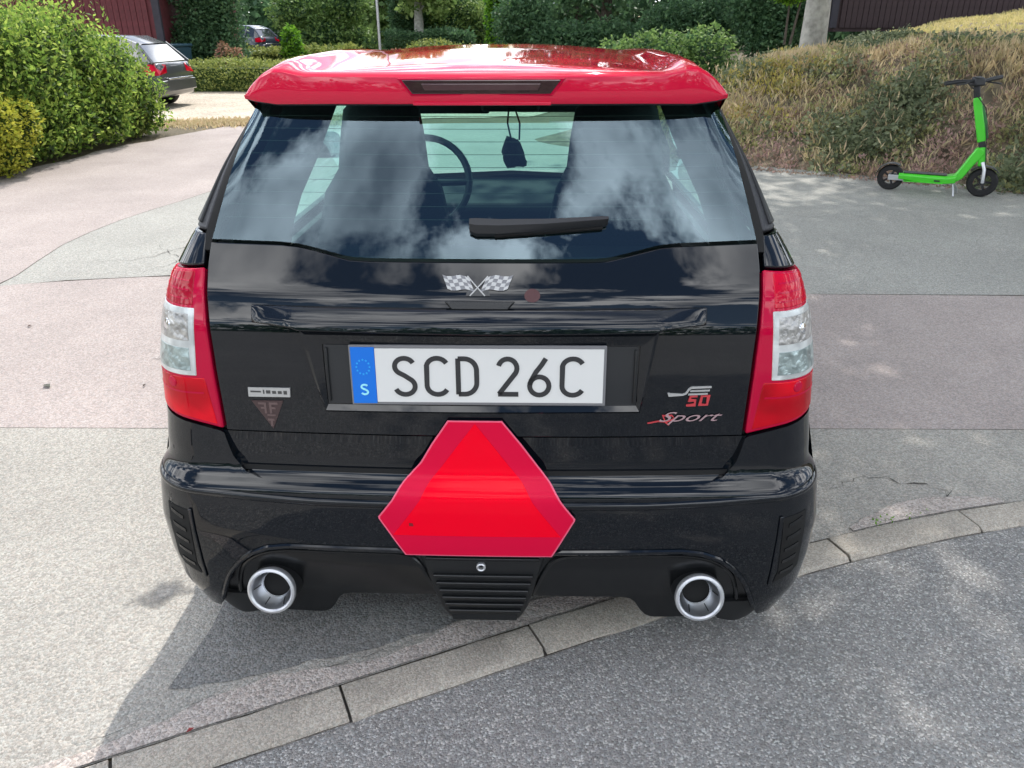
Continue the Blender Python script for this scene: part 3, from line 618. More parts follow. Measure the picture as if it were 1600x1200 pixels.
board_house('wooden_building', -19.0, -9.75, 20.5, 6, 0, 2.9, MAROON, 'dark red building of upright boards behind the big green hedge', .15, 'building')
board_house('wooden_shed', 8.35, 21.5, 22.5, 2.6, 1.66, 2.7, SHEDB, 'dark brown board shed on top of the grassy bank', .15, 'shed')

# posts, bin
lp = empty('lamp_post', (-5.85, 30.5, 0), 0, 'thin grey lamp post beside the flat dark conifer', 'lamp post')
b = MB(); b.tube([(0, 0, -.1), (0, 0, 2.5), (0, 0, 5.0)], [.055, .05, .035], 10); b.build('pole', SATIN, lp)
b = MB(); b.box((-.05, -.55, 4.95), (.05, .05, 5.05)); b.build('lamp_head', SATIN, lp, bevel=.02)
bi = empty('waste_bin', (-9.25, 20.0, 0), R(-20), 'dark teal wheeled waste bin behind the dark grey car', 'bin')
b = MB(); b.add([(-.24, -.28, .05), (.24, -.28, .05), (.24, .25, .05), (-.24, .25, .05), (-.29, -.34, .98), (.29, -.34, .98), (.29, .34, .98), (-.29, .34, .98)], [(0, 3, 2, 1), (4, 5, 6, 7), (0, 1, 5, 4), (1, 2, 6, 5), (2, 3, 7, 6), (3, 0, 4, 7)])
TEAL = simple('teal_plastic', (.012, .05, .075), .5)
b.build('bin_body', TEAL, bi, bevel=.02); b = MB(); b.box((-.31, -.37, .985), (.31, .38, 1.06)); b.build('lid', TEAL, bi, bevel=.025)
for sx in (-1, 1):
    b = MB(); b.lathe([(.0, -.025), (.1, -.025), (.1, .025), (0, .025)], (sx * .24, .30, .1), (1, 0, 0), 16); b.build('wheel', TYRE, bi)

# ------------------------------------------------------------------ generic parked hatchback
def parked_car(loc, rz, paint, label, lamp=True):
    """nose towards +x, tail at x = 0"""
    e = empty('parked_car', loc, rz, label, 'car', 'cars parked by the hedges')
    Lc, hw = 4.1, .86
    st = [  # x, z bottom, z belt, half width at bottom, half width at belt
        (0.0, .34, .86, .70, .66), (.05, .27, .93, .78, .74), (.25, .22, .96, .84, .80), (.8, .20, .96, .86, .84), (1.8, .19, .94, .86, .85), (2.8, .19, .91, .86, .84), (3.1, .20, .88, .86, .80), (3.7, .22, .78, .83, .72), (4.0, .26, .66, .76, .64), (4.1, .34, .56, .66, .56)]
    v = []; f = []
    for x, zb, zt, wb, wt in st:
        zm = zb + (zt - zb) * .55
        ring = [(-wb, zb), (-wb - .01, zm), (-wt, zt - .03), (-wt + .08, zt), (wt - .08, zt), (wt, zt - .03), (wb + .01, zm), (wb, zb)]
        v += [(x, a, c) for a, c in ring]
    n = 8
    for i in range(len(st) - 1):
        for k in range(n): f.append((i * n + k, i * n + (k + 1) % n, (i + 1) * n + (k + 1) % n, (i + 1) * n + k))
    f += [tuple(range(n)), tuple((len(st) - 1) * n + k for k in range(n))[::-1]]
    mobj('body', v, f, paint, e, sharp=50, bevel=.03)
    # greenhouse
    gs = [(.10, .955, .70, .60), (.42, 1.30, .62, .53), (.75, 1.43, .58, .50), (1.5, 1.46, .58, .51), (2.2, 1.42, .58, .50), (2.95, .93, .72, .62)]
    def gh(inset, zoff):
        vv = []; ff = []
        for i, (x, zt, wt, _) in enumerate(gs): vv += [(x, -.80 + inset, .92), (x, -wt + inset, zt + zoff), (x, wt - inset, zt + zoff), (x, .80 - inset, .92)]
        for i in range(len(gs) - 1):
            for k in range(4): ff.append((i * 4 + k, i * 4 + (k + 1) % 4, (i + 1) * 4 + (k + 1) % 4, (i + 1) * 4 + k))
        ff += [(0, 1, 2, 3), tuple((len(gs) - 1) * 4 + k for k in range(4))[::-1]]
        return vv, ff
    vv, ff = gh(0, 0); mobj('window', vv, ff, CARGLASS, e, smooth=False)
    rv = []; rf = []
    for x, zt, wt in [(.40, 1.295, .60), (.75, 1.445, .575), (1.5, 1.475, .575), (2.2, 1.435, .57), (2.35, 1.37, .56)]: rv += [(x, -wt, zt - .02), (x, -wt * .8, zt + .012), (x, wt * .8, zt + .012), (x, wt, zt - .02)]
    for i in range(4):
        for k in range(3): rf.append((i * 4 + k, i * 4 + k + 1, (i + 1) * 4 + k + 1, (i + 1) * 4 + k))
    mobj('roof', rv, rf, paint, e)
    for sgn in (-1, 1):
        b = MB()
        for (xa, za, ya), (xb, zb_, yb) in (((.08, .93, .79), (.45, 1.31, .61)), ((.95, .93, .815), (.85, 1.42, .595)), ((1.85, .93, .815), (1.75, 1.43, .595)), ((2.98, .92, .79), (2.2, 1.41, .60))):
            b = MB(); b.tube([(xa, sgn * ya, za), (xb, sgn * yb, zb_)], .035, 6); b.build('pillar', paint, e)
        None
        b = MB(); b.add([(-.012, sgn * .80, .70), (-.012, sgn * .45, .74), (.0, sgn * .42, .90), (.10, sgn * .76, .93), (.34, sgn * .845, .88), (.30, sgn * .875, .70)], [(0, 1, 2, 3), (0, 3, 4, 5), (0, 5, 4, 3, 2, 1)]); b.build('tail_light', LENS_R, e)
        b = MB(); b.box((4.0, sgn * .62 - .14, .58), (4.09, sgn * .62 + .10, .70)); b.build('headlight', LENS_C, e, bevel=.03)
        for x in (.72, 3.28):
            wc = (x, sgn * .76, .315)
            b = MB(); b.lathe([(.19, -.11), (.30, -.11), (.315, -.07), (.315, .07), (.30, .11), (.19, .11)], wc, (0, 1, 0), 28, closed=True); t_ = b.build('tyre', TYRE, e)
            b = MB(); b.lathe([(0, .085), (.06, .09), (.19, .10), (.20, .10)], wc, (0, sgn, 0), 20); b.build('rim', RIM, t_)
    b = MB(); b.add([(-.05, -.76, .36), (-.09, -.5, .36), (-.09, .5, .36), (-.05, .76, .36), (-.05, -.78, .58), (-.09, -.5, .60), (-.09, .5, .60), (-.05, .78, .58), (.15, -.85, .58), (.15, .85, .58), (.15, -.85, .36), (.15, .85, .36)],
                    [(0, 1, 5, 4), (1, 2, 6, 5), (2, 3, 7, 6), (0, 4, 8, 10), (3, 11, 9, 7), (4, 5, 6, 7, 9, 8), (0, 10, 11, 3, 2, 1)]); b.build('bumper', paint, e, bevel=.02)
    b = MB(); b.box((-.105, -.55, .605), (-.03, .55, .635)); b.build('bumper_trim', CHROME, e, bevel=.008)
    return e
CARGLASS = simple('dark_car_glass', (.03, .035, .04), .05, coat=1, spec=.8)
SILVER = simple('silver_paint', (.065, .07, .08), .35, metal=.5, coat=1)
DBLUE = simple('dark_blue_paint', (.035, .045, .075), .3, metal=.2, coat=1)
HEAD = math.atan2(.05, -.999)
pc_ = parked_car((-6.98, 14.75, 0), HEAD, SILVER, 'dark grey hatchback with red tail lights, half hidden behind the big green hedge'); pc_.scale = (.90, .90, .90)
parked_car((-13.35, 41.0, 0), math.pi - R(16), DBLUE, 'dark blue car parked far off behind the low clipped hedges')

# ------------------------------------------------------------------ green kick scooter
sc = empty('kick_scooter', (3.56, 6.32, .012), math.atan2(-.33, .70), 'bright green electric kick scooter standing at the foot of the bank', 'scooter')
def wheel(parent, c, r0, wd):
    b = MB(); b.lathe([(r0 * .58, -wd * .5), (r0 * .9, -wd * .5), (r0, -wd * .25), (r0, wd * .25), (r0 * .9, wd * .5), (r0 * .58, wd * .5)], c, (0, 1, 0), 28, closed=True); t_ = b.build('wheel', TYRE, parent)
    b = MB(); b.lathe([(0, -wd * .46), (r0 * .18, -wd * .46), (r0 * .22, -wd * .2), (r0 * .22, wd * .2), (r0 * .18, wd * .46), (0, wd * .46)], c, (0, 1, 0), 16)
    for k in range(5):
        a = k * 1.2566; b.tube([(c[0] + math.cos(a) * r0 * .18, c[1], c[2] + math.sin(a) * r0 * .18), (c[0] + math.cos(a) * r0 * .62, c[1], c[2] + math.sin(a) * r0 * .62)], r0 * .085, 6)
    b.build('rim', SCOOT_S2, t_)
SCOOT_S2 = simple('scooter_rim', (.06, .06, .065), .45, metal=.4)
wheel(sc, (.02, 0, .118), .118, .075); wheel(sc, (.80, 0, .130), .130, .08)
b = MB(); dk = []
for x, zc, hh in ((.09, .145, .026), (.30, .135, .035), (.50, .135, .035), (.58, .150, .036)): dk.append((x, zc, hh))
v = []; f = []
for x, zc, hh in dk:
    for yy, zz in ((-.078, -hh), (-.085, hh * .4), (-.07, hh), (.07, hh), (.085, hh * .4), (.078, -hh)): v.append((x, yy, zc + zz))
for i in range(len(dk) - 1):
    for k in range(6): f.append((i * 6 + k, i * 6 + (k + 1) % 6, (i + 1) * 6 + (k + 1) % 6, (i + 1) * 6 + k))
f += [tuple(range(6)), tuple(18 + k for k in range(6))[::-1]]
dko = mobj('deck', v, f, GREEN, sc, sharp=40, bevel=.006)
b = MB(); b.box((.13, -.062, .1745), (.50, .062, .1785)); b.build('grip_mat', SCOOT_D, sc, bevel=.002)
b = MB(); b.box((.14, -.088, .098), (.48, .088, .106)); b.build('deck_edge', GREEN, sc, bevel=.003)
def bar(name, stn, m_, parent=sc):
    """rectangular section bar through (x, z, half depth, half width)"""
    v = []; f = []
    P_ = [Vector((a[0], 0, a[1])) for a in stn]
    for i, a in enumerate(stn):
        d = (P_[min(i + 1, len(P_) - 1)] - P_[max(i - 1, 0)]).normalized(); nn = Vector((-d.z, 0, d.x))
        for sx, sy_ in ((-1, -1), (1, -1), (1, 1), (-1, 1)): q = P_[i] + nn * sx * a[2]; v.append((q.x, sy_ * a[3], q.z))
    for i in range(len(stn) - 1):
        for k in range(4): f.append((i * 4 + k, i * 4 + (k + 1) % 4, (i + 1) * 4 + (k + 1) % 4, (i + 1) * 4 + k))
    f += [(0, 1, 2, 3), tuple((len(stn) - 1) * 4 + k for k in range(4))[::-1]]
    return mobj(name, v, f, m_, parent, sharp=40, bevel=.010)
bar('neck', [(.545, .135, .034, .055), (.60, .175, .036, .05), (.665, .30, .037, .045), (.725, .405, .045, .042), (.735, .43, .03, .04)], GREEN)
bar('head_tube', [(.762, .275, .030, .035), (.748, .36, .034, .037), (.737, .445, .030, .035)], GREEN)
bar('fold_joint', [(.736, .43, .028, .03), (.716, .50, .026, .03)], SCOOT_D)
bar('stem', [(.720, .49, .038, .034), (.665, .66, .036, .034), (.607, .84, .034, .032), (.598, .87, .026, .028)], GREEN)
bar('battery_sleeve', [(.745, .52, .018, .030), (.702, .66, .024, .031), (.650, .80, .018, .028)], SCOOT_S)
bar('handle_clamp', [(.600, .86, .026, .026), (.575, .97, .026, .026)], SCOOT_D)
def turned(pts, a=R(-48), c=(.572, 0)):
    return [(c[0] + (x - c[0]) * math.cos(a) - y * math.sin(a), y * math.cos(a) + (x - c[0]) * math.sin(a), z) for x, y, z in pts]
b = MB(); b.tube(turned([(.52, -.30, .985), (.545, -.20, 1.0), (.575, -.08, 1.005), (.575, .08, 1.005), (.545, .20, 1.02), (.52, .31, 1.03)]), [.018, .020, .015, .015, .020, .018], 10); h_ = b.build('handlebar', SCOOT_D, sc)
b = MB(); v8 = turned([(.53, -.06, .965), (.62, -.06, .965), (.62, .06, .965), (.53, .06, .965), (.55, -.05, 1.045), (.61, -.05, 1.035), (.61, .05, 1.035), (.55, .05, 1.045)])
b.add(v8, [(0, 3, 2, 1), (4, 5, 6, 7), (0, 1, 5, 4), (1, 2, 6, 5), (2, 3, 7, 6), (3, 0, 4, 7)]); b.build('display_unit', SCOOT_D, h_, bevel=.014)
for q in (-1, 1):
    b = MB(); b.tube(turned([(.585, q * .10, .997), (.615, q * .17, .988), (.60, q * .24, .978)]), .007, 6); b.build('brake_lever', SCOOT_D, h_)
for sy_ in (-1, 1):
    b = MB(); b.tube([(.765, sy_ * .03, .31), (.79, sy_ * .055, .25), (.80, sy_ * .058, .13)], [.018, .016, .016], 8); b.build('fork_leg', SATIN, sc)
    b = MB(); b.box((.0, sy_ * .052 - .006, .10), (.14, sy_ * .052 + .006, .15)); b.build('rear_bracket', SATIN, sc, bevel=.003)
v = []; f = []
for k in range(9):
    a = R(60 + k * 15)
    for rr_ in (.132, .138):
        for yy in (-.05, .05): v.append((.02 + rr_ * math.cos(a), yy, .118 + rr_ * math.sin(a)))
for k in range(8):
    o_ = k * 4; f += [(o_, o_ + 1, o_ + 5, o_ + 4), (o_ + 2, o_ + 6, o_ + 7, o_ + 3), (o_, o_ + 4, o_ + 6, o_ + 2), (o_ + 1, o_ + 3, o_ + 7, o_ + 5)]
mobj('rear_mudguard', v, f, SCOOT_D, sc)
v = []; f = []
for k in range(8):
    a = R(40 + k * 14)
    for rr_ in (.145, .151):
        for yy in (-.05, .05): v.append((.80 + rr_ * math.cos(a), yy, .130 + rr_ * math.sin(a)))
for k in range(7):
    o_ = k * 4; f += [(o_, o_ + 1, o_ + 5, o_ + 4), (o_ + 2, o_ + 6, o_ + 7, o_ + 3), (o_, o_ + 4, o_ + 6, o_ + 2), (o_ + 1, o_ + 3, o_ + 7, o_ + 5)]
mobj('front_mudguard', v, f, SCOOT_D, sc)
b = MB(); b.tube([(.56, -.05, .115), (.575, -.10, .06), (.585, -.135, .002)], .009, 8); b.tube([(.56, .03, .115), (.60, .05, .06), (.615, .07, .002)], .009, 8); b.build('kickstand', SATIN, sc)
b = MB(); b.tube(turned([(.60, -.12, .99), (.66, -.10, .94), (.66, -.04, .88)]) + [(.69, .0, .78), (.735, -.036, .60), (.758, -.04, .46), (.785, -.045, .33), (.80, -.05, .20)], .0045, 6); b.build('brake_cable', SCOOT_D, sc)
b = MB(); b.box((.40, -.092, .118), (.45, -.0835, .132)); b.build('side_reflector', SCOOT_D, sc, bevel=.002)

# ------------------------------------------------------------------ the small black car with the red roof
car = empty('microcar', (0, 0, 0), 0, 'small black car with a red roof and a red warning triangle, seen from behind', 'car')
Zk = [.0, .1, .2, .3, .40, .49, .525, .545, .57, .65, .80, .90, .97, 1.045, 1.08, 1.33, 1.42]
Yk = [.07, .05, .025, .008, 0, 0, .004, .028, .038, .045, .05, .062, .085, .135, .158, .325, .38]
XZ = [.0, .1, .2, .3, .4, .49, .53, .55, .6, .7, .8, .9, 1.0, 1.05, 1.1, 1.2, 1.3, 1.42]
XX = [.72, .785, .82, .825, .825, .812, .805, .79, .783, .768, .757, .737, .708, .678, .645, .60, .548, .49]
def smo(z, a, b, w_=.012): return sum(np.interp(z + d * w_, a, b) for d in (-1, -.6, -.2, .2, .6, 1)) / 6
def RRf(z): return np.interp(z, [0, .5, .6, 1.0, 1.1, 1.4], [.15, .14, .12, .09, .05, .04])
BOW = .035
def P(s, z):
    s = np.asarray(s, float); z = np.asarray(z, float)
    X = smo(z, XZ, XX); y0 = smo(z, Zk, Yk); Rr = RRf(z); L = X - Rr; sg = np.where(s < 0, -1., 1.); a = np.abs(s)
    ang = np.clip((a - L) / Rr, 0, np.pi / 2)
    x = np.where(a < L, a, L + Rr * np.sin(ang)); y = y0 + BOW * (x / X) ** 2 + Rr * (1 - np.cos(ang)) + np.maximum(a - L - Rr * np.pi / 2, 0)
    return np.stack([sg * x, y, z + 0 * x], -1)
def PN(s, z, off):
    e_ = 1e-3; du = P(np.asarray(s) + e_, z) - P(np.asarray(s) - e_, z); dv = P(s, np.asarray(z) + e_) - P(s, np.asarray(z) - e_)
    n = np.cross(du, dv); n /= np.linalg.norm(n, axis=-1, keepdims=True) + 1e-12
    return P(s, z) + n * np.asarray(off)[..., None] if np.ndim(off) else P(s, z) + n * off
def s_at_y(y, z):      # arc position on the flank whose depth is y
    X = smo(z, XZ, XX); y0 = smo(z, Zk, Yk); Rr = RRf(z); return (X - Rr) + Rr * np.pi / 2 + (y - y0 - BOW - Rr)
fn = lambda q: (q if callable(q) else (lambda t, q=q: np.interp(t, q[0], q[1])) if isinstance(q, tuple) else (lambda t, q=q: 0 * np.asarray(t) + q))
def patch(name, sl_, sr_, zb, zt, na_, nb_, m_, parent=car, off=0.0, thick=.012, bevel=0, sharp=40, sub=None, mir=False, split=None):
    """panel of the body skin between two side curves and two edge curves, with real thickness"""
    sl_, sr_, zb, zt = map(fn, (sl_, sr_, zb, zt)); A, B = np.meshgrid(np.linspace(0, 1, na_), np.linspace(0, 1, nb_), indexing='ij')
    zz = np.full_like(A, .5); ss = None
    zz = (zb(.5 * (sl_(.7) + sr_(.7))) + (zt(.5 * (sl_(.7) + sr_(.7))) - zb(.5 * (sl_(.7) + sr_(.7)))) * B) + 0 * A
    for _ in range(12):
        ss = sl_(zz) + (sr_(zz) - sl_(zz)) * A; zz = zb(ss) + (zt(ss) - zb(ss)) * B
    if split is not None:      # rows stay level below the split height, only those above it follow the upper edge
        b0 = .82; zb_, zt__ = zb(ss), np.maximum(zt(ss), split + 4e-4)
        zz = np.where(B <= b0, zb_ + (split - zb_) * np.minimum(B / b0, 1), split + (zt__ - split) * np.clip((B - b0) / (1 - b0), 0, 1))
    if mir: ss = -ss
    off_ = off(ss, zz) if callable(off) else off
    outer = PN(ss, zz, off_).reshape(-1, 3); idx = lambda i, j: i * nb_ + j
    f = [(idx(i, j), idx(i + 1, j), idx(i + 1, j + 1), idx(i, j + 1)) for i in range(na_ - 1) for j in range(nb_ - 1)]
    v = outer
    if thick:
        inner = PN(ss, zz, off_ - thick).reshape(-1, 3); n0 = len(outer); v = np.concatenate([outer, inner])
        f += [tuple(n0 + q for q in fc[::-1]) for fc in list(f)]
        rim = [(idx(i, 0)) for i in range(na_)] + [idx(na_ - 1, j) for j in range(1, nb_)] + [idx(i, nb_ - 1) for i in range(na_ - 2, -1, -1)] + [idx(0, j) for j in range(nb_ - 2, 0, -1)]
        for a, b_ in zip(rim, rim[1:] + rim[:1]): f.append((a, b_, b_ + n0, a + n0))
    return mobj(name, v, f, m_, parent, sharp=sharp, bevel=bevel)
both = lambda *a, **k: [patch(*a, mir=mm, **k) for mm in (False, True)]

# tailgate lower panel
win_b = ([-.62, -.60, -.438, -.40, -.366, -.287, -.24, 0, .24, .275, .343, .385, .425, .60, .62], [1.070, 1.071, 1.069, 1.066, 1.060, 1.043, 1.041, 1.041, 1.041, 1.043, 1.057, 1.066, 1.069, 1.073, 1.073])
gate_edge = ([.60, .655, .83, 1.02, 1.08], [.588, .590, .594, .603, .600])
wb = lambda s: np.interp(s, *win_b)
patch('tailgate', lambda z: -np.interp(z, *gate_edge), lambda z: np.interp(z, *gate_edge), .652, lambda s: wb(s) - .006, 81, 41, BLACK, bevel=.003, thick=.03)
patch('tailgate_seal', -.607, .607, .56, 1.05, 41, 25, DARK, off=-.022, thick=.01)
# rear window
patch('rear_window', lambda z: -np.interp(z, [1.04, 1.07, 1.33, 1.36], [.600, .598, .541, .534]), lambda z: np.interp(z, [1.04, 1.07, 1.33, 1.36], [.600, .598, .541, .534]), wb, 1.352, 61, 25, REAR_GLASS, off=-.001, thick=0)
for zc in np.linspace(1.115, 1.315, 9): patch('heater_line', lambda z: -np.interp(z, [1.04, 1.07, 1.33, 1.36], [.585, .583, .526, .52]), lambda z: np.interp(z, [1.04, 1.07, 1.33, 1.36], [.585, .583, .526, .52]), zc - .0005, zc + .0005, 31, 2, HEATER, off=-.0035, thick=0)
both('window_seal', lambda z: np.interp(z, [1.07, 1.33, 1.36], [.5985, .5415, .5345]), lambda z: np.interp(z, [1.07, 1.33, 1.36], [.617, .561, .553]), 1.05, 1.355, 4, 14, DARK, off=-.001, thick=.02)
both('rear_pillar', lambda z: np.interp(z, [1.07, 1.33, 1.36], [.6175, .5615, .5535]), lambda z: s_at_y(.95, z), 1.088, 1.362, 30, 14, TRIM, thick=.03, bevel=.004)
both('pillar_ridge', lambda z: np.interp(z, [1.07, 1.33, 1.36], [.640, .580, .572]), lambda z: np.interp(z, [1.07, 1.33, 1.36], [.668, .600, .590]), 1.098, 1.350, 5, 14, PLASTIC, off=.005, thick=.01, bevel=.003)
both('belt_strip', lambda z: s_at_y(.965, z), lambda z: s_at_y(2.2, z), .860, .872, 10, 3, PLASTIC, off=.004, thick=.02)
both('shoulder_panel', .6125, lambda z: s_at_y(.96, z), lambda s: np.interp(s, [.6, .74, .80, .805], [1.023, 1.009, 1.006, 1.000]), 1.082, 60, 7, BLACK, thick=.02, bevel=.004)
# flank with wheel arch
arch = lambda s: np.where(np.abs(s - 1.20) < .315, .27 + np.sqrt(np.maximum(.315 ** 2 - (s - 1.20) ** 2, 0)), np.where(s < 1.2, .684, .20))
both('side_panel', .805, lambda z: s_at_y(2.30, z), arch, lambda s: np.interp(s, [1.42, 1.46], [.996, .86]), 160, 20, BLACK, thick=.02)
# front end, simple but closed
b = MB(); fz = []
for y, zt_, hw in ((2.26, .84, .74), (2.45, .80, .72), (2.75, .72, .68), (2.95, .62, .60), (3.0, .50, .54)):
    fz.append([(-hw - .05, y, .22), (-hw - .04, y, zt_ * .75), (-hw + .06, y, zt_), (0, y, zt_ + .03), (hw - .06, y, zt_), (hw + .04, y, zt_ * .75), (hw + .05, y, .22)])
v = [p_ for r__ in fz for p_ in r__]; f = [(i * 7 + k, i * 7 + k + 1, (i + 1) * 7 + k + 1, (i + 1) * 7 + k) for i in range(4) for k in range(6)] + [tuple(28 + k for k in range(7))]
mobj('front_body', v, f, BLACK, car, sharp=50, bevel=.02)
# roof
def roof_z(x, y):
    zc = np.interp(y, [.3, .55, .9, 1.3, 1.62, 1.75], [1.412, 1.424, 1.436, 1.440, 1.420, 1.385]); t = np.abs(x) / .5
    return zc - .035 * t ** 2.2 - np.clip(t - .97, 0, 1) * .75 + .037 * np.exp(-((np.abs(x) - .452) / .043) ** 2) * np.interp(y, [.3, .55, 1.3], [1, 1, .35])
def roof_hw(y): return np.interp(y, [.3, .6, 1.4, 1.75], [.475, .50, .51, .48])
ys = np.linspace(.42, 1.72, 30); us = np.linspace(-1, 1, 49); v = []; f = []
for y in ys:
    for u in us:
        x = u * (roof_hw(y) + .03); v.append((x, y, float(roof_z(x, y))))
no_ = len(v)
v += [(a, b_, c - .03) for a, b_, c in v]
for i in range(29):
    for j in range(48):
        q = (i * 49 + j, (i + 1) * 49 + j, (i + 1) * 49 + j + 1, i * 49 + j + 1); f.append(q); f.append(tuple(no_ + k for k in q[::-1]))
rim = [j for j in range(49)] + [i * 49 + 48 for i in range(1, 30)] + [29 * 49 + j for j in range(47, -1, -1)] + [i * 49 for i in range(28, 0, -1)]
for a, b_ in zip(rim, rim[1:] + rim[:1]): f.append((a, b_, b_ + no_, a + no_))
mobj('roof', v, f, RED, car, sharp=40)
# roof spoiler: lofted section
xs = np.r_[np.linspace(-.536, -.39, 26), np.linspace(-.37, .37, 31), np.linspace(.39, .536, 26)] + .001; v = []; f = []; nsec = 12
for x in xs:
    x_ = abs(x - .001) * .522 / .536; t = x_ / .522; yr = .285 + .045 * t ** 2.5
    zt_ = np.interp(x_, [0, .38, .405, .43, .455, .48, .50, .513, .522], [1.4015, 1.4025, 1.4065, 1.4115, 1.4105, 1.399, 1.3835, 1.371, 1.3595]); zb_ = np.interp(x_, [0, .33, .45, .50, .522], [1.346, 1.345, 1.343, 1.349, 1.354])
    if zb_ > zt_ - .006: zb_ = zt_ - .006
    bump_ = 0
    g = float(roof_z(x, .46)) - .002
    fz_ = float(np.interp(x_, [0, .40, .44, .48, .505, .522], [1, 1, 1.2, .9, .45, .2]))
    sec = [(.46, min(g - .035, zt_ - .02)), (yr + .075, zb_ - .010), (yr + .03, zb_ - .010), (yr + .004, zb_ - .004), (yr, zb_ + .004), (yr + .001, (zb_ + zt_) / 2), (yr + .004, zt_ - .006), (yr + .010, zt_ - .001), (yr + .022, zt_ + .003 * fz_), (yr + .08, zt_ + (g - zt_) * .62 + .004 * fz_), (.42, zt_ + (g - zt_) * .95 + .002), (.47, g)]
    v += [(x, a, c) for a, c in sec]
for i in range(len(xs) - 1):
    for k in range(nsec): f.append((i * nsec + k, i * nsec + (k + 1) % nsec, (i + 1) * nsec + (k + 1) % nsec, (i + 1) * nsec + k))
mi_ = [1 if (q % nsec) in (0, 1, 2) else 0 for q in range(len(f))] + [0, 0]
f += [tuple(range(nsec)), tuple((len(xs) - 1) * nsec + k for k in range(nsec))[::-1]]
sp_ = mobj('spoiler', v, f, None, car, sharp=32, mats=[RED, TRIM], mi=mi_)
# third brake light: recessed looking trapezoid with frame
def trap(name, pts, y0, y1, m_, parent, bevel=.002):
    n = len(pts); v = [(x, y0 + .047 + .045 * (abs(x) / .536) ** 2.5, z) for x, z in pts] + [(x, y1 + .06, z) for x, z in pts]
    f = [tuple(range(n)), tuple(n + k for k in range(n))[::-1]] + [(k, (k + 1) % n, n + (k + 1) % n, n + k) for k in range(n)]
    return mobj(name, v, f, m_, parent, smooth=False, bevel=bevel)
trap('brake_light_frame', [(-.184, 1.3945), (.180, 1.3945), (.151, 1.358), (-.155, 1.358)], .2365, .26, LENS_E, sp_)
BL = simple('smoked_brake_lens', (.035, .012, .016), .15, coat=1)
bl_ = trap('brake_light', [(-.174, 1.391), (.170, 1.391), (.147, 1.3625), (-.151, 1.3625)], .2340, .26, BL, sp_)
trap('brake_light_strip', [(-.131, 1.384), (.127, 1.384), (.120, 1.3695), (-.124, 1.3695)], .2325, .25, simple('brake_lens_bar', (.06, .022, .026), .25, coat=1), bl_)
trap('lip_step', [(-.151, 1.3465), (.149, 1.3465), (.149, 1.339), (-.151, 1.339)], .2355, .25, RED, sp_)

# tail lights
lb = ([.593, .67, .763, .80], [.656, .674, .687, .692]); lt = ([.60, .74, .80], [1.018, 1.003, 1.000])
lin = ([.655, .83, 1.02], [.5965, .601, .609]); lout = .798
for mir in (False, True):
    tl = patch('tail_light', lin, lout, lb, lt, 16, 30, LENS_E, mir=mir, off=.002, thick=.03, bevel=.004)
    iv = ([.655, .77, .80, .93, 1.02], [.607, .620, .626, .632, .628])
    patch('upper_lens', iv, .793, .942, lambda s: np.interp(s, *lt) - .006, 12, 8, LENS_R, tl, off=.0035, thick=.005, mir=mir, bevel=.002)
    patch('clear_lens', ([.77, .94], [.640, .628]), .795, .786, .937, 12, 10, LENS_C, tl, off=.004, thick=.005, mir=mir, bevel=.003)
    patch('reflector', ([.86, .93], [.646, .642]), .768, .866, .924, 8, 5, BOWL_A, tl, off=.0048, thick=.003, mir=mir, bevel=.001)
    patch('reflector', ([.79, .86], [.650, .648]), .772, .798, .850, 8, 5, BOWL_B, tl, off=.0048, thick=.003, mir=mir, bevel=.001)
    for zr in (.955, .972, .989): patch('lens_rib', .640, .785, zr - .0015, zr + .0015, 10, 2, LENS_E, tl, off=.0042, thick=.002, mir=mir)
    patch('lens_rib', .628, .790, .743, .747, 10, 2, LENS_E, tl, off=.0042, thick=.002, mir=mir)
    patch('lower_lens', iv, .793, lambda s: np.interp(s, *lb) + .008, .781, 12, 8, LENS_R2, tl, off=.0035, thick=.005, mir=mir, bevel=.002)
    for zc, mm_ in ((.765, LENS_E), (.895, CHROME)):
        c_ = PN((-1 if mir else 1) * .705, zc, .0075); c2 = PN((-1 if mir else 1) * .705, zc, .0); ax = Vector(c_ - c2)
        bb = MB(); bb.lathe([(0, -.001), (.011, -.002), (.013, -.004), (.013, -.008)], c_, ax, 18); bb.build('bulb_ring', mm_, tl)

# bumper: painted skin, recessed step, lip, valance
zbB = lambda s: np.interp(np.abs(s), [0, .47, .52, .565, .60, .628, .648, .665, .69, .78], [.366, .368, .360, .340, .310, .275, .235, .19, .130, .108])
ztB = lambda s: np.interp(np.abs(s), [0, .47, .52, .556, .582, .592, .598, .67, .76, .80, .9], [.538, .538, .542, .553, .585, .62, .648, .666, .679, .680, .678])
patch('bumper', -.885, .885, zbB, ztB, 241, 110, BLACK, thick=.025, split=.537)
patch('bumper_step', -.60, .60, .525, .648, 41, 14, BLACK, off=lambda s, z: -.018 + .010 * np.clip((z - .55) / .1, 0, 1), thick=.01)
patch('bumper_crease', -.585, .585, .557, .566, 41, 3, DARK, off=-.010, thick=.006)
# rolled ledge across the bumper
led = lambda s: np.interp(np.abs(s), [0, .38, .53, .68, .78, .84], [.4965, .497, .503, .513, .520, .523])
patch('bumper_ledge', -.84, .84, lambda s: led(s) - .011, lambda s: led(s) + .009, 121, 7, BLACK, off=lambda s, z: .0065 * np.clip((.86 - np.abs(s)) / .1, 0, 1) * np.cos(np.clip((z - led(s)) / .011, -1, 1) * 1.5), thick=.006)
pth = [(s, float(zbB(s)) - .001) for s in np.linspace(-.672, .672, 140)]
bb = MB(); bb.tube([PN(s, z, .001) for s, z in pth], .007, 8); bb.build('bumper_lip', BLACK, car)
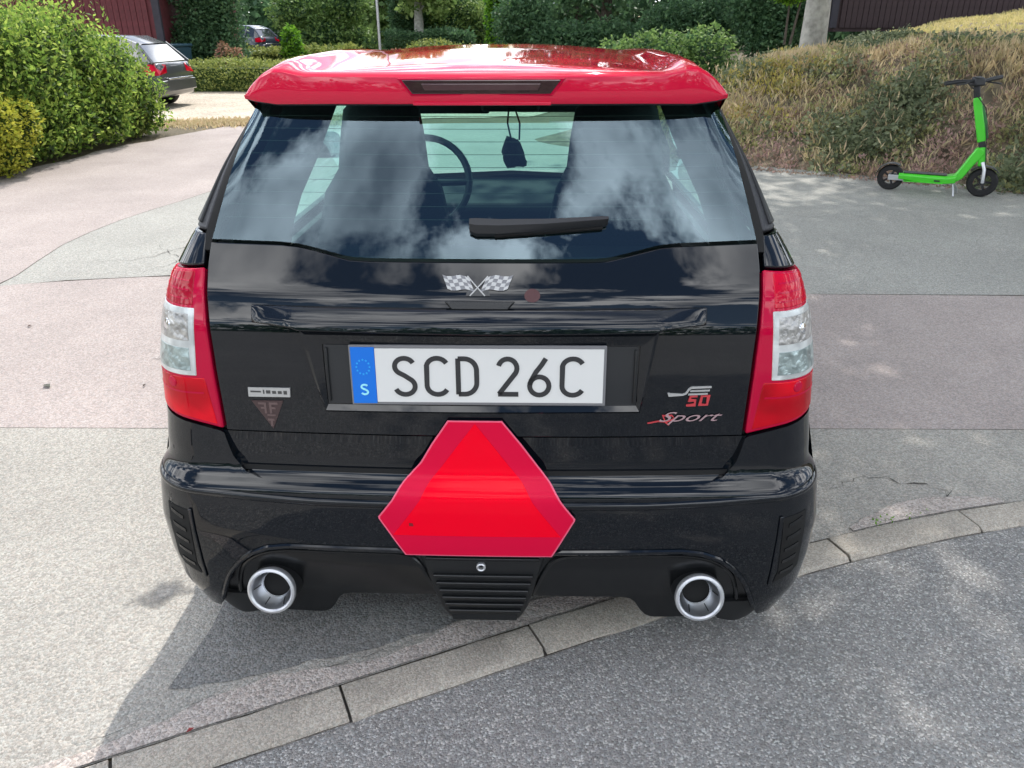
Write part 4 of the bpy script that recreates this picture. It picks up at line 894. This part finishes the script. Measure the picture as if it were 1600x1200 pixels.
# valance
zbV = lambda s: np.interp(np.abs(s), [0, .10, .125, .345, .375, .405, .43, .66, .70], [.19, .19, .180, .174, .165, .105, .090, .086, .090])
ztV = lambda s: zbB(s) + .004
patch('valance', lambda z: np.interp(z, [.07, .19, .275, .31, .37], [-.715, -.682, -.625, -.598, -.45]), lambda z: np.interp(z, [.07, .19, .275, .31, .37], [.715, .682, .625, .598, .45]), zbV, .376, 121, 26, PLASTIC_G, off=lambda s, z: -.016 - .016 * np.clip((.30 - z) / .12, 0, 1), thick=.02)
inner_l = [(s, z) for s, z in [(-.645, .13), (-.632, .20), (-.612, .262), (-.585, .305), (-.54, .332), (-.48, .343), (-.20, .343), (-.168, .335), (-.150, .30), (-.118, .19)]]
for mir in (1, -1):
    cc = np.array(inner_l); tt = np.linspace(0, 1, 60); dd = np.r_[0, np.cumsum(np.hypot(*np.diff(cc, axis=0).T))]; dd /= dd[-1]
    s_, z_ = np.interp(tt, dd, cc[:, 0]) * mir, np.interp(tt, dd, cc[:, 1])
    for _ in range(4): s_[1:-1] = (s_[:-2] + s_[1:-1] * 2 + s_[2:]) / 4; z_[1:-1] = (z_[:-2] + z_[1:-1] * 2 + z_[2:]) / 4
    bb = MB(); bb.tube([PN(a, c, -.013 - .016 * max(0, min(1, (.30 - c) / .12))) for a, c in zip(s_, z_)], .0055, 8); bb.build('valance_edge', PLASTIC_G, car)
both('tyre_hint_strip', .60, .835, lambda s: np.interp(s, [.60, .66, .74, .835], [.092, .070, .070, .098]), .16, 14, 6, PLASTIC, off=-.022, thick=.015)  # dark strip added under each corner to suggest the sliver of tyre
both('arch_liner', .405, .80, .10, .355, 10, 8, DARK, off=-.052, thick=.01)
# centre grille
gl_s = lambda z: np.interp(z, [.10, .13, .16, .35, .36], [.080, .096, .108, .150, .152])
gr = patch('bumper_grille', lambda z: -gl_s(z) - .005, gl_s, .108, .352, 20, 20, PLASTIC, off=-.012, thick=.03, bevel=.006)
for i, zc in enumerate(np.linspace(.148, .278, 6)):
    w_ = float(gl_s(zc)) - .014
    patch('slat', -w_ - .004, w_, zc - .0055, zc + .0055, 11, 3, PLASTIC_G, gr, off=-.003, thick=.02, bevel=.0025)
patch('slat', -.140, .134, .330, .338, 11, 3, PLASTIC_G, gr, off=-.006, thick=.01, bevel=.002)
patch('lower_scoop', -.086, .080, .112, .130, 11, 4, PLASTIC_G, gr, off=lambda s, z: -.004 - .01 * (z - .112) / .018, thick=.01, bevel=.003)
c_ = PN(-.006, .312, -.006); bb = MB(); bb.lathe([(.0065, -.008), (.0065, .002), (.009, .004), (.0115, .002), (.0115, -.008)], c_, (0, -1, 0), 20); bb.build('tow_eye_ring', SATIN, gr)
# exhaust tips
for sx in (-1, 1):
    c_ = Vector((sx * .5225, .004, .2390)); ax = Vector((sx * .02, -1, .24)).normalized()
    bb = MB(); bb.lathe([(.0560, -.016), (.0595, -.006), (.0600, .0), (.0585, .006), (.0530, .008), (.0490, .004)], c_, ax, 40); ex = bb.build('exhaust_tip', SATIN, car)
    bb = MB(); bb.lathe([(.0490, .004), (.046, -.010), (.038, -.034), (.034, -.038)], c_, ax, 40); bb.build('inner_cone', CONE, ex)
    bb = MB(); bb.lathe([(.035, -.036), (.034, -.044), (0, -.044)], c_, ax, 24); bb.build('pipe', DARK, ex)
    for k in range(6):
        a = k * 1.047 + .3; u_ = ax.orthogonal().normalized(); q_ = ax.cross(u_); dv = u_ * math.cos(a) + q_ * math.sin(a)
        bb2 = MB(); bb2.tube([c_ + dv * .0462 - ax * .006, c_ + dv * .0382 - ax * .032], .0012, 5); bb2.build('cone_seam', PLASTIC, ex)
    # dark shroud behind the tip
    bb = MB(); bb.lathe([(.0, -.046), (.050, -.046), (.0565, -.014), (.0575, -.03), (.060, -.12)], c_, ax, 32); bb.build('exhaust_shroud', PLASTIC, ex)
# side vents
for mir in (False, True):
    vt = patch('side_vent', ([.25, .29, .46], [.705, .712, .700]), ([.25, .29, .46], [.728, .772, .765]), lambda s: np.interp(s, [.70, .78], [.255, .285]), lambda s: np.interp(s, [.70, .78], [.456, .464]), 6, 14, DARK, off=.0015, thick=.004, mir=mir)
    for k in range(5):
        za = .285 + k * .036
        patch('vent_blade', .716, .752, lambda s, za=za: za + (s - .716) * .35, lambda s, za=za: za + .010 + (s - .716) * .35, 4, 3, PLASTIC_G, vt, off=.004, thick=.003, mir=mir)
    patch('vent_rim', ([.25, .46], [.693, .690]), ([.25, .46], [.703, .699]), .25, .462, 3, 12, BLACK, vt, off=.005, thick=.005, mir=mir, bevel=.002)
# wheels
for sx in (-1, 1):
    for y in (.56, 2.45):
        c_ = (sx * .685, y, .275 + .014)
        bb = MB(); bb.lathe([(.17, -.085), (.255, -.085), (.272, -.06), (.275, 0), (.272, .06), (.255, .085), (.17, .085)], c_, (1, 0, 0), 36, closed=True); tw = bb.build('wheel', TYRE, car)
        bb = MB(); bb.lathe([(0, .06), (.05, .07), (.15, .055), (.178, .075)], c_, (sx, 0, 0), 28); bb.build('rim', RIM, tw)
    bb = MB(); bb.box((sx * .62 - .1, -.0 + .16, .10), (sx * .62 + .1, .20, .34)); bb.build('wheel_liner', PLASTIC, car)
bb = MB(); bb.box((-.60, .22, .17), (.60, 2.6, .24)); bb.build('underbody', PLASTIC, car)
# handle ledge over the number plate
hs = lambda s: np.sqrt(np.clip((.492 - np.abs(s + .008)) / .09, 0, 1))
hbz = lambda s: np.interp(np.abs(s + .008), [0, .38, .40, .50], [.897, .899, .905, .912])
patch('handle_ledge', -.50, .486, hbz, lambda s: .948 - .0 * s, 101, 12, BLACK, off=lambda s, z: .003 + .027 * hs(s) * np.clip((.948 - z) / .03, 0, 1) ** .8, thick=.02, bevel=.003)
patch('release_button', lambda z: -.060 - (z - .944) * .9, lambda z: .060 + (z - .944) * .9, .944, .962, 14, 4, PLASTIC_G, off=.008, thick=.008, bevel=.003)
# plate surround and recess
FR = MB(); outer = [(-.392, .897), (.384, .899), (.352, .716), (-.349, .712)]; inn = [(-.345, .869), (.346, .871), (.343, .732), (-.342, .729)]
def ringpts(poly, n, off):
    o_ = []
    for k in range(4):
        a, c = np.array(poly[k]), np.array(poly[(k + 1) % 4])
        for t in np.arange(n) / n: o_.append(PN(*(a + (c - a) * t), off))
    return o_
n = 14; rings = [ringpts(outer, n, .0), ringpts(outer, n, .006), ringpts([tuple(np.array(a) * .75 + np.array(c) * .25) for a, c in zip(outer, inn)], n, .009), ringpts(inn, n, .003), ringpts(inn, n, .0)]
v = [p_ for r__ in rings for p_ in r__]; m4 = 4 * n; f = [(i * m4 + k, i * m4 + (k + 1) % m4, (i + 1) * m4 + (k + 1) % m4, (i + 1) * m4 + k) for i in range(4) for k in range(m4)]
ps = mobj('plate_surround', v, f, BLACK, car, sharp=30)
RECESS = simple('recess_plastic', (.022, .024, .027), .3)
patch('plate_recess', -.341, .342, .732, .868, 21, 6, RECESS, ps, off=.0035, thick=.003)
for a, c in ((-.338, -.333), (.334, .339)): patch('recess_edge', a, c, .738, .862, 3, 6, PLASTIC, ps, off=.010, thick=.008, bevel=.002)
# number plate on a flat board
pl0 = Vector(P(-.281, .737)); plx = Vector(P(.270, .739)) - pl0; ply = Vector(P(-.281, .867)) - pl0; W_, H_ = plx.length, ply.length
ex_ = plx.normalized(); ey_ = (ply - ex_ * ply.dot(ex_)).normalized(); en_ = ex_.cross(ey_)   # en_ points to the viewer
if en_.y > 0: en_ = -en_
pl0 = pl0 + en_ * .0125
def onplate(u, v_, d): return pl0 + ex_ * u + ey_ * v_ + en_ * d
def plate_poly(name, poly, d0, d1, m_, parent, bevel=0):
    n = len(poly); v = [onplate(u, q, d1) for u, q in poly] + [onplate(u, q, d0) for u, q in poly]
    f = [tuple(range(n)), tuple(n + k for k in range(n))[::-1]] + [(k, (k + 1) % n, n + (k + 1) % n, n + k) for k in range(n)]
    return mobj(name, v, f, m_, parent, smooth=False, bevel=bevel)
rect = lambda a, b_, c, d: [(a, b_), (c, b_), (c, d), (a, d)]
pb = plate_poly('number_plate', rect(-.004, -.004, W_ + .004, H_ + .004), -.008, .0, simple('plate_holder', (.20, .20, .21), .4), car, bevel=.002)
plate_poly('plate_face', rect(.053, .003, W_ - .002, H_ - .003), .0, .0018, WHITE, pb, bevel=.001)
plate_poly('country_strip', rect(.0, .0, .0525, H_), .0, .0020, BLUE, pb, bevel=.001)
def stroke_mesh(lines, w_, d0, d1):
    bb = MB()
    for ln in lines:
        ln = [np.array(q, float) for q in ln]; closed = np.allclose(ln[0], ln[-1]); L_, R_ = [], []
        for i in range(len(ln)):
            if closed: a, c = ln[i - 1 if i > 0 else -2], ln[i + 1 if i < len(ln) - 1 else 1]
            else: a, c = ln[max(i - 1, 0)], ln[min(i + 1, len(ln) - 1)]
            t = c - a; t /= np.hypot(*t) + 1e-9; nrm = np.array([-t[1], t[0]])
            sc_ = 1.0
            if 0 < i < len(ln) - 1 or closed:
                t1 = ln[i] - a; t1 /= np.hypot(*t1) + 1e-9; cosv = max(.5, abs(t1 @ t)); sc_ = 1 / cosv
            L_.append(ln[i] + nrm * w_ / 2 * sc_); R_.append(ln[i] - nrm * w_ / 2 * sc_)
        n = len(ln); v = [onp(*q, d1) for q in L_] + [onp(*q, d1) for q in R_] + [onp(*q, d0) for q in L_] + [onp(*q, d0) for q in R_]
        f = []
        for i in range(n - 1): f += [(i, i + 1, n + i + 1, n + i), (i, 2 * n + i, 2 * n + i + 1, i + 1), (n + i, n + i + 1, 3 * n + i + 1, 3 * n + i)]
        f += [(0, n, 3 * n, 2 * n), (n - 1, 3 * n - 1, 4 * n - 1, 2 * n - 1)]
        bb.add(v, f)
    return bb
def arc(cx_, cy_, rx, ry, a0, a1, n=14): return [(cx_ + rx * math.cos(R(a0 + (a1 - a0) * k / n)), cy_ + ry * math.sin(R(a0 + (a1 - a0) * k / n))) for k in range(n + 1)]
GL = {  # unit glyphs, width .6, height 1
    'S': [arc(.30, .755, .245, .205, 25, 180, 12)[:-1] + arc(.30, .755, .245, .205, 180, 245, 6)[:-1] + [(.30, .515)] + arc(.30, .245, .255, .215, 58, -90, 12)[:-1] + arc(.30, .245, .255, .215, -90, -158, 6)],
    'C': [arc(.34, .73, .27, .235, 28, 180, 12)[:-1] + arc(.34, .27, .27, .235, 180, 332, 12)],
    'D': [[(.08, .04), (.08, .96)], [(.08, .955), (.22, .955)] + arc(.24, .655, .31, .30, 88, 0, 8) + arc(.24, .345, .31, .30, 0, -88, 8) + [(.22, .045), (.08, .045)]],
    '2': [arc(.30, .72, .235, .235, 165, -32, 14) + [(.08, .06)], [(.05, .05), (.57, .05)]],
    '6': [arc(.31, .27, .245, .235, 90, 450, 24), [(.47, .97), (.36, .80), (.22, .62), (.10, .40), (.07, .30)]],
    'J': [[(.5, .95), (.5, .28)] + arc(.28, .25, .22, .2, 0, -170, 8)],
}
onp = onplate
ch = .090; y0_ = (H_ - ch) / 2 - .001
for g, u0 in (('S', .0905), ('C', .1585), ('D', .2265), ('2', .3155), ('6', .3835), ('C', .4535)):
    lines = [[(u0 + q[0] * .0515 / .6, y0_ + q[1] * ch) for q in ln] for ln in GL[g]]
    stroke_mesh(lines, .0108, .0016, .0030).build('character', INK, pb, smooth=False)
st = MB()
for k in range(12):
    a = R(k * 30); cx_, cy_ = .026 + .0145 * math.cos(a), .085 + .0165 * math.sin(a)
    q = [(cx_ + (.0030 if j % 2 == 0 else .0013) * math.sin(R(j * 36)), cy_ + (.0032 if j % 2 == 0 else .0013) * math.cos(R(j * 36))) for j in range(10)]
    st.add([onplate(*p_, .0026) for p_ in q] + [onplate(*p_, .0018) for p_ in q], [tuple(range(10))] + [(j, (j + 1) % 10, 10 + (j + 1) % 10, 10 + j) for j in range(10)])
st.build('star_ring', STARS, pb, smooth=False)
stroke_mesh([[(.026 - .008 + q[0] * .0165 / .6, .021 + q[1] * .024) for q in ln] for ln in GL['S']], .0042, .0018, .0028).build('country_letter', SBLUE, pb, smooth=False)

# badges and stickers that follow the tailgate skin
def skin_poly(name, poly, m_, parent=car, off=.0, th=.0015, n_edge=1):
    poly = [np.array(p_, float) for p_ in poly]; pp = []
    for a, c in zip(poly, poly[1:] + poly[:1]):
        for k in range(n_edge): pp.append(a + (c - a) * k / n_edge)
    n = len(pp); v = [PN(q[0], q[1], off + th) for q in pp] + [PN(q[0], q[1], off) for q in pp]
    f = [tuple(range(n)), tuple(n + k for k in range(n))[::-1]] + [(k, (k + 1) % n, n + (k + 1) % n, n + k) for k in range(n)]
    return mobj(name, v, f, m_, parent, smooth=False)
def onskin(s0, z0): return lambda u, v_, d: PN(s0 + u, z0 + v_, d)
# crossed chequered flags
fb = skin_poly('flag_badge', [(-.030, .972), (.022, .972), (.018, .984), (-.026, .984)], BADGE_D, off=.001, th=.003)
for sx in (-1, 1):
    for half in (0, 1):
        bb = MB(); nx, ny = 6, 4
        for i in range(nx):
            for j in range(ny):
                if (i + j) % 2 != half: continue
                q = []
                for a, c in ((i, j), (i + 1, j), (i + 1, j + 1), (i, j + 1)):
                    u, w_ = a / nx, c / ny; px = .006 + u * .058; pz = -.017 + w_ * .026 + u * .012 + .0045 * math.sin(u * 5.0 + .4)
                    px += w_ * .012
                    # lean the flag outwards
                    q.append((-.005 + sx * px, .993 + pz))
                v = [PN(*p_, .0052 if half else .0042) for p_ in q] + [PN(*p_, .001) for p_ in q]
                bb.add(v, [(0, 1, 2, 3), (0, 4, 5, 1), (1, 5, 6, 2), (2, 6, 7, 3), (3, 7, 4, 0)])
        bb.build('chequer_light' if half else 'chequer_dark', BADGE if half else simple('chequer_grey', (.22, .22, .23), .35, metal=.4), fb, smooth=False)
    bb = MB(); bb.tube([PN(-.005 - sx * .016, .972, .004), PN(-.005 + sx * .004, .990, .005), PN(-.005 + sx * .022, 1.008, .004)], .0016, 6); bb.build('flag_staff', BADGE, fb)
onp = onskin(.112, .973)
skin_poly('round_sticker', [(.112 + .017 * math.cos(R(a)), .973 + .013 * math.sin(R(a))) for a in range(0, 360, 20)], DULLRED, off=.001, th=.0008)
# pale name badge with unreadable dark marks
nb2 = skin_poly('name_badge', [(-.524, .741), (-.428, .743), (-.426, .765), (-.523, .763)], BADGE, off=.001, th=.003, n_edge=4)
for a, b_, c, d in ((-.518, .752, -.494, .756), (-.489, .749, -.486, .759), (-.482, .750, -.472, .758), (-.468, .750, -.459, .757), (-.455, .750, -.446, .757), (-.442, .749, -.434, .758)):
    skin_poly('badge_mark', [(a, b_), (c, b_ + .0003), (c, d), (a, d)], BADGE_D, nb2, off=.0038, th=.0006)
# downward triangle sticker with mirrored letter shapes
ts = skin_poly('triangle_sticker', [(-.520, .731), (-.446, .733), (-.477, .662)], DULLBR, off=.001, th=.0008, n_edge=4)
bb = MB()
for a, b_, c, d in ((-.505, .722, -.487, .727), (-.492, .700, -.487, .727), (-.500, .711, -.487, .716), (-.480, .722, -.460, .728), (-.480, .700, -.475, .728), (-.480, .711, -.466, .716), (-.487, .682, -.472, .687), (-.481, .668, -.476, .687), (-.487, .694, -.468, .698)):
    v = [PN(*q, .0026) for q in ((a, b_), (c, b_), (c, d), (a, d))] + [PN(*q, .0016) for q in ((a, b_), (c, b_), (c, d), (a, d))]
    bb.add(v, [(0, 1, 2, 3), (0, 4, 5, 1), (1, 5, 6, 2), (2, 6, 7, 3), (3, 7, 4, 0)])
bb.build('sticker_letters', simple('sticker_pale', (.13, .085, .082), .5), ts, smooth=False)
# model lettering right
onp = onskin(0, 0)
mb_ = stroke_mesh([[(.413, .762), (.415, .757), (.445, .757), (.452, .760), (.458, .770), (.463, .7735), (.507, .7745)]], .0042, .001, .004).build('model_badge', BADGE, car, smooth=False)
stroke_mesh([[(.461, .7655), (.504, .7665)], [(.457, .7575), (.500, .7585)]], .0036, .001, .004).build('badge_bar', BADGE, mb_, smooth=False)
k_ = .021
num = []
u0, z0 = .457, .731
num.append([(u0 + .021, z0 + .022), (u0 + .006, z0 + .0215), (u0 + .004, z0 + .012), (u0 + .017, z0 + .012), (u0 + .0165, z0 + .001), (u0 - .002, z0)])
num.append([(u0 + .028, z0 + .001), (u0 + .031, z0 + .022), (u0 + .046, z0 + .022), (u0 + .044, z0 + .001), (u0 + .028, z0 + .001)])
stroke_mesh(num, .0045, .001, .0038).build('badge_number', REDL, mb_, smooth=False)
def text_on_skin(name, body, s0, z0, size, shear, m_, parent, off=.001, th=.002, xs_=1.0):
    cu = bpy.data.curves.new('t', 'FONT'); cu.body = body; cu.size = size; cu.shear = shear; cu.resolution_u = 3
    to = bpy.data.objects.new('t', cu); COL.objects.link(to); me = bpy.data.meshes.new_from_object(to); COL.objects.unlink(to); bpy.data.objects.remove(to)
    vs = np.array([v.co[:2] for v in me.vertices]); fs = [tuple(p_.vertices) for p_ in me.polygons]; n = len(vs)
    front = PN(s0 + vs[:, 0] * xs_, z0 + vs[:, 1], off + th); bpy.data.meshes.remove(me)
    return mobj(name, front, fs, m_, parent, smooth=False)
scr = text_on_skin('script_badge', 'Sport', .392, .692, .034, .55, simple('script_pale', (.48, .32, .34), .4, metal=.3), car, xs_=1.75)
stroke_mesh([[(.372, .688), (.395, .6925), (.415, .691), (.432, .699), (.425, .7065), (.405, .706), (.412, .690), (.420, .683)]], .0030, .001, .0028).build('script_swash', REDL, scr, smooth=False)

# red slow-vehicle triangle, a foil that follows bumper and tailgate
TL_z = [.360, .467, .532, .592, .637, .697]; TLs = [-.183, -.241, -.190, -.140, -.114, -.075]; TRs = [.163, .216, .166, .124, .092, .047]
def foil(name, grow, sl_, sr_, zb, zt, m_, parent, off):
    return patch(name, lambda z: np.interp(z, *sl_) - grow, lambda z: np.interp(z, *sr_) + grow, zb, zt, 13, 60, m_, parent, off=off, thick=.0012, sharp=60)
tri = foil('warning_triangle', 0, (TL_z, TLs), (TL_z, TRs), .360, .697, STICKE, car, .0095)
foil('reflex_border', -.0045, (TL_z, TLs), (TL_z, TRs), .3635, .6935, STICKD, tri, .0107)
inz = [.420, .689]; foil('fluorescent_centre', 0, (inz, [-.207, -.0150]), (inz, [.182, -.0130]), .420, .689, STICK, tri, .0119)
skin_poly('foil_nick', [(-.168, .447), (-.158, .447), (-.160, .455), (-.168, .455)], simple('nick_dark', (.25, .005, .015), .6), tri, off=.0131, th=.0006)
# wiper
wp_ = MB()
wpts = [(-.024, 1.099, .012), (-.010, 1.097, .0155), (.04, 1.096, .0145), (.14, 1.099, .0115), (.26, 1.106, .008), (.272, 1.107, .006)]
v = []; f = []
for s_, zc, hh in wpts:
    for dz_, o_ in ((-hh, .004), (-hh * .9, .018), (-hh * .1, .030), (hh * .8, .026), (hh, .016), (hh * .9, .004)): v.append(PN(s_, zc + dz_, o_))
for i in range(len(wpts) - 1):
    for k in range(6): f.append((i * 6 + k, i * 6 + (k + 1) % 6, (i + 1) * 6 + (k + 1) % 6, (i + 1) * 6 + k))
f += [tuple(range(6)), tuple(30 + k for k in range(6))[::-1]]
WIP = simple('wiper_plastic', (.022, .023, .026), .45)
wo = mobj('rear_wiper', v, f, WIP, car, sharp=35)
patch('wiper_blade', .03, .262, lambda s: np.interp(s, [.03, .26], [1.0795, 1.0945]), lambda s: np.interp(s, [.03, .26], [1.084, 1.0985]), 14, 3, DARK, wo, off=.010, thick=.009)
# door glass, front pillars, windscreen
both('door_glass', lambda z: s_at_y(.96, z), lambda z: s_at_y(np.interp(z, [.86, 1.36], [2.25, 1.60]), z), .866, 1.362, 12, 10, SIDE_GLASS, off=-.006, thick=0)
both('front_pillar', lambda z: s_at_y(np.interp(z, [.86, 1.36], [2.25, 1.60]), z), lambda z: s_at_y(np.interp(z, [.86, 1.36], [2.33, 1.68]), z), .866, 1.372, 5, 12, BLACK, thick=.04)
mobj('windscreen', [(-.66, 2.30, .865), (.66, 2.30, .865), (.47, 1.66, 1.385), (-.47, 1.66, 1.385)], [(0, 1, 2, 3)], SIDE_GLASS, car, smooth=False)
for sx in (-1, 1):
    bb = MB(); bb.add([(sx * .70, 1.86, .98), (sx * .90, 1.84, .98), (sx * .90, 1.82, 1.10), (sx * .70, 1.84, 1.10), (sx * .72, 1.96, 1.0), (sx * .87, 1.94, 1.0), (sx * .86, 1.93, 1.08), (sx * .72, 1.95, 1.08)], [(0, 1, 2, 3), (4, 7, 6, 5), (0, 4, 5, 1), (1, 5, 6, 2), (2, 6, 7, 3), (3, 7, 4, 0)]); bb.build('door_mirror', BLACK, car, bevel=.025, seg=3)
# interior
v = [(-.5, .40, 1.372), (.5, .40, 1.372), (.5, 1.64, 1.385), (-.5, 1.64, 1.385), (-.5, .40, 1.362), (.5, .40, 1.362), (.5, 1.64, 1.375), (-.5, 1.64, 1.375)]
mobj('ceiling_lining', v, [(0, 1, 2, 3), (7, 6, 5, 4), (0, 4, 5, 1), (1, 5, 6, 2), (2, 6, 7, 3), (3, 7, 4, 0)], LINING, car, smooth=False)
both('inner_trim', lambda z: s_at_y(.30, z) * 0 + .60 - (z - 1.0) * .25, lambda z: s_at_y(.98, z), .62, 1.36, 8, 8, LINING, off=-.055, thick=.01)
both('door_trim', lambda z: s_at_y(.96, z), lambda z: s_at_y(2.28, z), .3, .865, 8, 6, LINING, off=-.05, thick=.02)
bb = MB(); bb.box((-.60, .28, .90), (.60, .72, .915)); bb.build('parcel_shelf', FABRIC, car)
bb = MB(); bb.box((-.60, .25, .25), (.60, 2.3, .30)); bb.build('cabin_floor', FABRIC, car)
bb = MB(); bb.add([(-.60, 1.85, .5), (.60, 1.85, .5), (.60, 1.82, .80), (-.60, 1.82, .80), (-.60, 2.30, .5), (.60, 2.30, .5), (.60, 2.30, .835), (-.60, 2.30, .835)], [(0, 1, 2, 3), (4, 7, 6, 5), (0, 4, 5, 1), (1, 5, 6, 2), (2, 6, 7, 3), (3, 7, 4, 0)]); bb.build('dashboard', FABRIC, car, bevel=.03)
for cx_, wd in ((-.385, .135), (.375, .145)):
    v = []; f = []; sec = [(.42, 1.02, .215), (.60, 1.04, .23), (.85, 1.08, .225), (1.0, 1.11, .19), (1.07, 1.125, wd + .01), (1.16, 1.14, wd), (1.25, 1.155, wd - .015), (1.285, 1.16, wd - .05)]
    for z, y, hw in sec:
        th_ = .05 if z > 1.0 else .065
        for ax_, ay_ in ((-1, -.55), (-.8, -1), (.8, -1), (1, -.55), (1, .55), (.8, 1), (-.8, 1), (-1, .55)): v.append((cx_ + ax_ * hw, y + ay_ * th_, z))
    for i in range(len(sec) - 1):
        for k in range(8): f.append((i * 8 + k, i * 8 + (k + 1) % 8, (i + 1) * 8 + (k + 1) % 8, (i + 1) * 8 + k))
    f += [tuple(range(8)), tuple((len(sec) - 1) * 8 + k for k in range(8))[::-1]]
    se = mobj('seat', v, f, FABRIC, car, sharp=50)
    bb = MB(); bb.box((cx_ - .23, 1.08, .34), (cx_ + .23, 1.55, .50)); bb.build('cushion', FABRIC, se, bevel=.04, seg=3)
cs = Vector((-.33, 1.62, .93)); ax = Vector((0, -.86, .5)).normalized()
bb = MB(); ring_ = [(.185 + .014 * math.cos(R(a)), .014 * math.sin(R(a))) for a in range(0, 360, 45)]; bb.lathe(ring_, cs, ax, 36, closed=True); sw = bb.build('steering_wheel', PLASTIC, car)
bb = MB(); bb.lathe([(0, .0), (.055, -.005), (.06, -.03)], cs, ax, 20)
for a in (0, 180, 270):
    u_ = Vector((1, 0, 0)); q_ = ax.cross(u_); d_ = u_ * math.cos(R(a)) + q_ * math.sin(R(a)); bb.tube([cs - ax * .015 + d_ * .04, cs + d_ * .18], .012, 6)
bb.build('spoke', PLASTIC, sw)
bb = MB(); bb.box((-.48, 1.60, 1.19), (-.06, 1.63, 1.36)); bb.build('sun_visor', LINING, car, bevel=.008)
bb = MB(); bb.box((.04, 1.60, 1.195), (.48, 1.63, 1.36)); bb.build('sun_visor', LINING, car, bevel=.008)
bb = MB(); bb.box((-.09, 1.56, 1.20), (.13, 1.59, 1.265)); bb.build('inside_mirror', PLASTIC, car, bevel=.012)
# ornament on cords below the inside mirror
on = empty('hanging_ornament', (.02, 1.56, 1.20), 0, 'dark ornament hanging on cords below the inside mirror of the black car', 'ornament')
bb = MB(); bb.tube([(-.004, 0, .03), (-.010, 0, -.04), (.004, 0, -.10)], .0035, 6); bb.tube([(.012, 0, .03), (.036, 0, -.04), (.034, .0, -.10)], .0035, 6); bb.build('cord', FABRIC, on)
bm = bmesh.new(); bmesh.ops.create_icosphere(bm, subdivisions=3, radius=1)
for v_ in bm.verts:
    c_ = v_.co.copy(); k2 = 1 + .16 * math.sin(c_.x * 5 + 1) * math.cos(c_.z * 4) + .12 * math.sin(c_.y * 7 + c_.z * 6)
    v_.co = Vector((c_.x * .036 * k2 * (1.15 - .35 * c_.z) + .012 - .012 * c_.z, c_.y * .028 * k2, c_.z * .056 * k2 - .145))
me_ = bpy.data.meshes.new('charm'); bm.to_mesh(me_); bm.free(); me_.materials.append(FABRIC); me_.polygons.foreach_set('use_smooth', [True] * len(me_.polygons)); link(bpy.data.objects.new('charm', me_), on)

# ------------------------------------------------------------------ small litter
def litter(name, x, y, z, sz, col, label, seed):
    r_ = random.Random(seed); v = [(0, 0, .003), (sz * .5, sz * .28, .006), (sz, .0, .003), (sz * .45, -sz * .3, .007), (sz * .5, 0, .001)]
    v += [(a, b_, c - .0015) for a, b_, c in v]
    f = [(0, 4, 1), (1, 4, 2), (2, 4, 3), (3, 4, 0), (5, 6, 9), (6, 7, 9), (7, 8, 9), (8, 5, 9), (0, 1, 6, 5), (1, 2, 7, 6), (2, 3, 8, 7), (3, 0, 5, 8)]
    o = mobj(name, v, f, simple('litter', col, .7), smooth=False); o.location = (x, y, z); o.rotation_euler = (0, 0, r_.uniform(0, 6)); tag(o, label, 'leaf')
litter('fallen_leaf', -.675, -.235, .022, .018, (.30, .05, .05), 'tiny red leaf lying on the kerb strip at lower left', 1)
litter('fallen_leaf', -2.11, 1.64, .017, .05, (.09, .09, .07), 'dull grey leaf on the reddish path at the left edge', 2)
litter('fallen_leaf', -1.65, 1.63, .017, .022, (.06, .045, .035), 'small dark leaf on the reddish path near the left tail light', 3)
litter('fallen_leaf', -2.63, 2.37, .017, .03, (.10, .06, .05), 'small brown leaf on the reddish path farther back at left', 4)
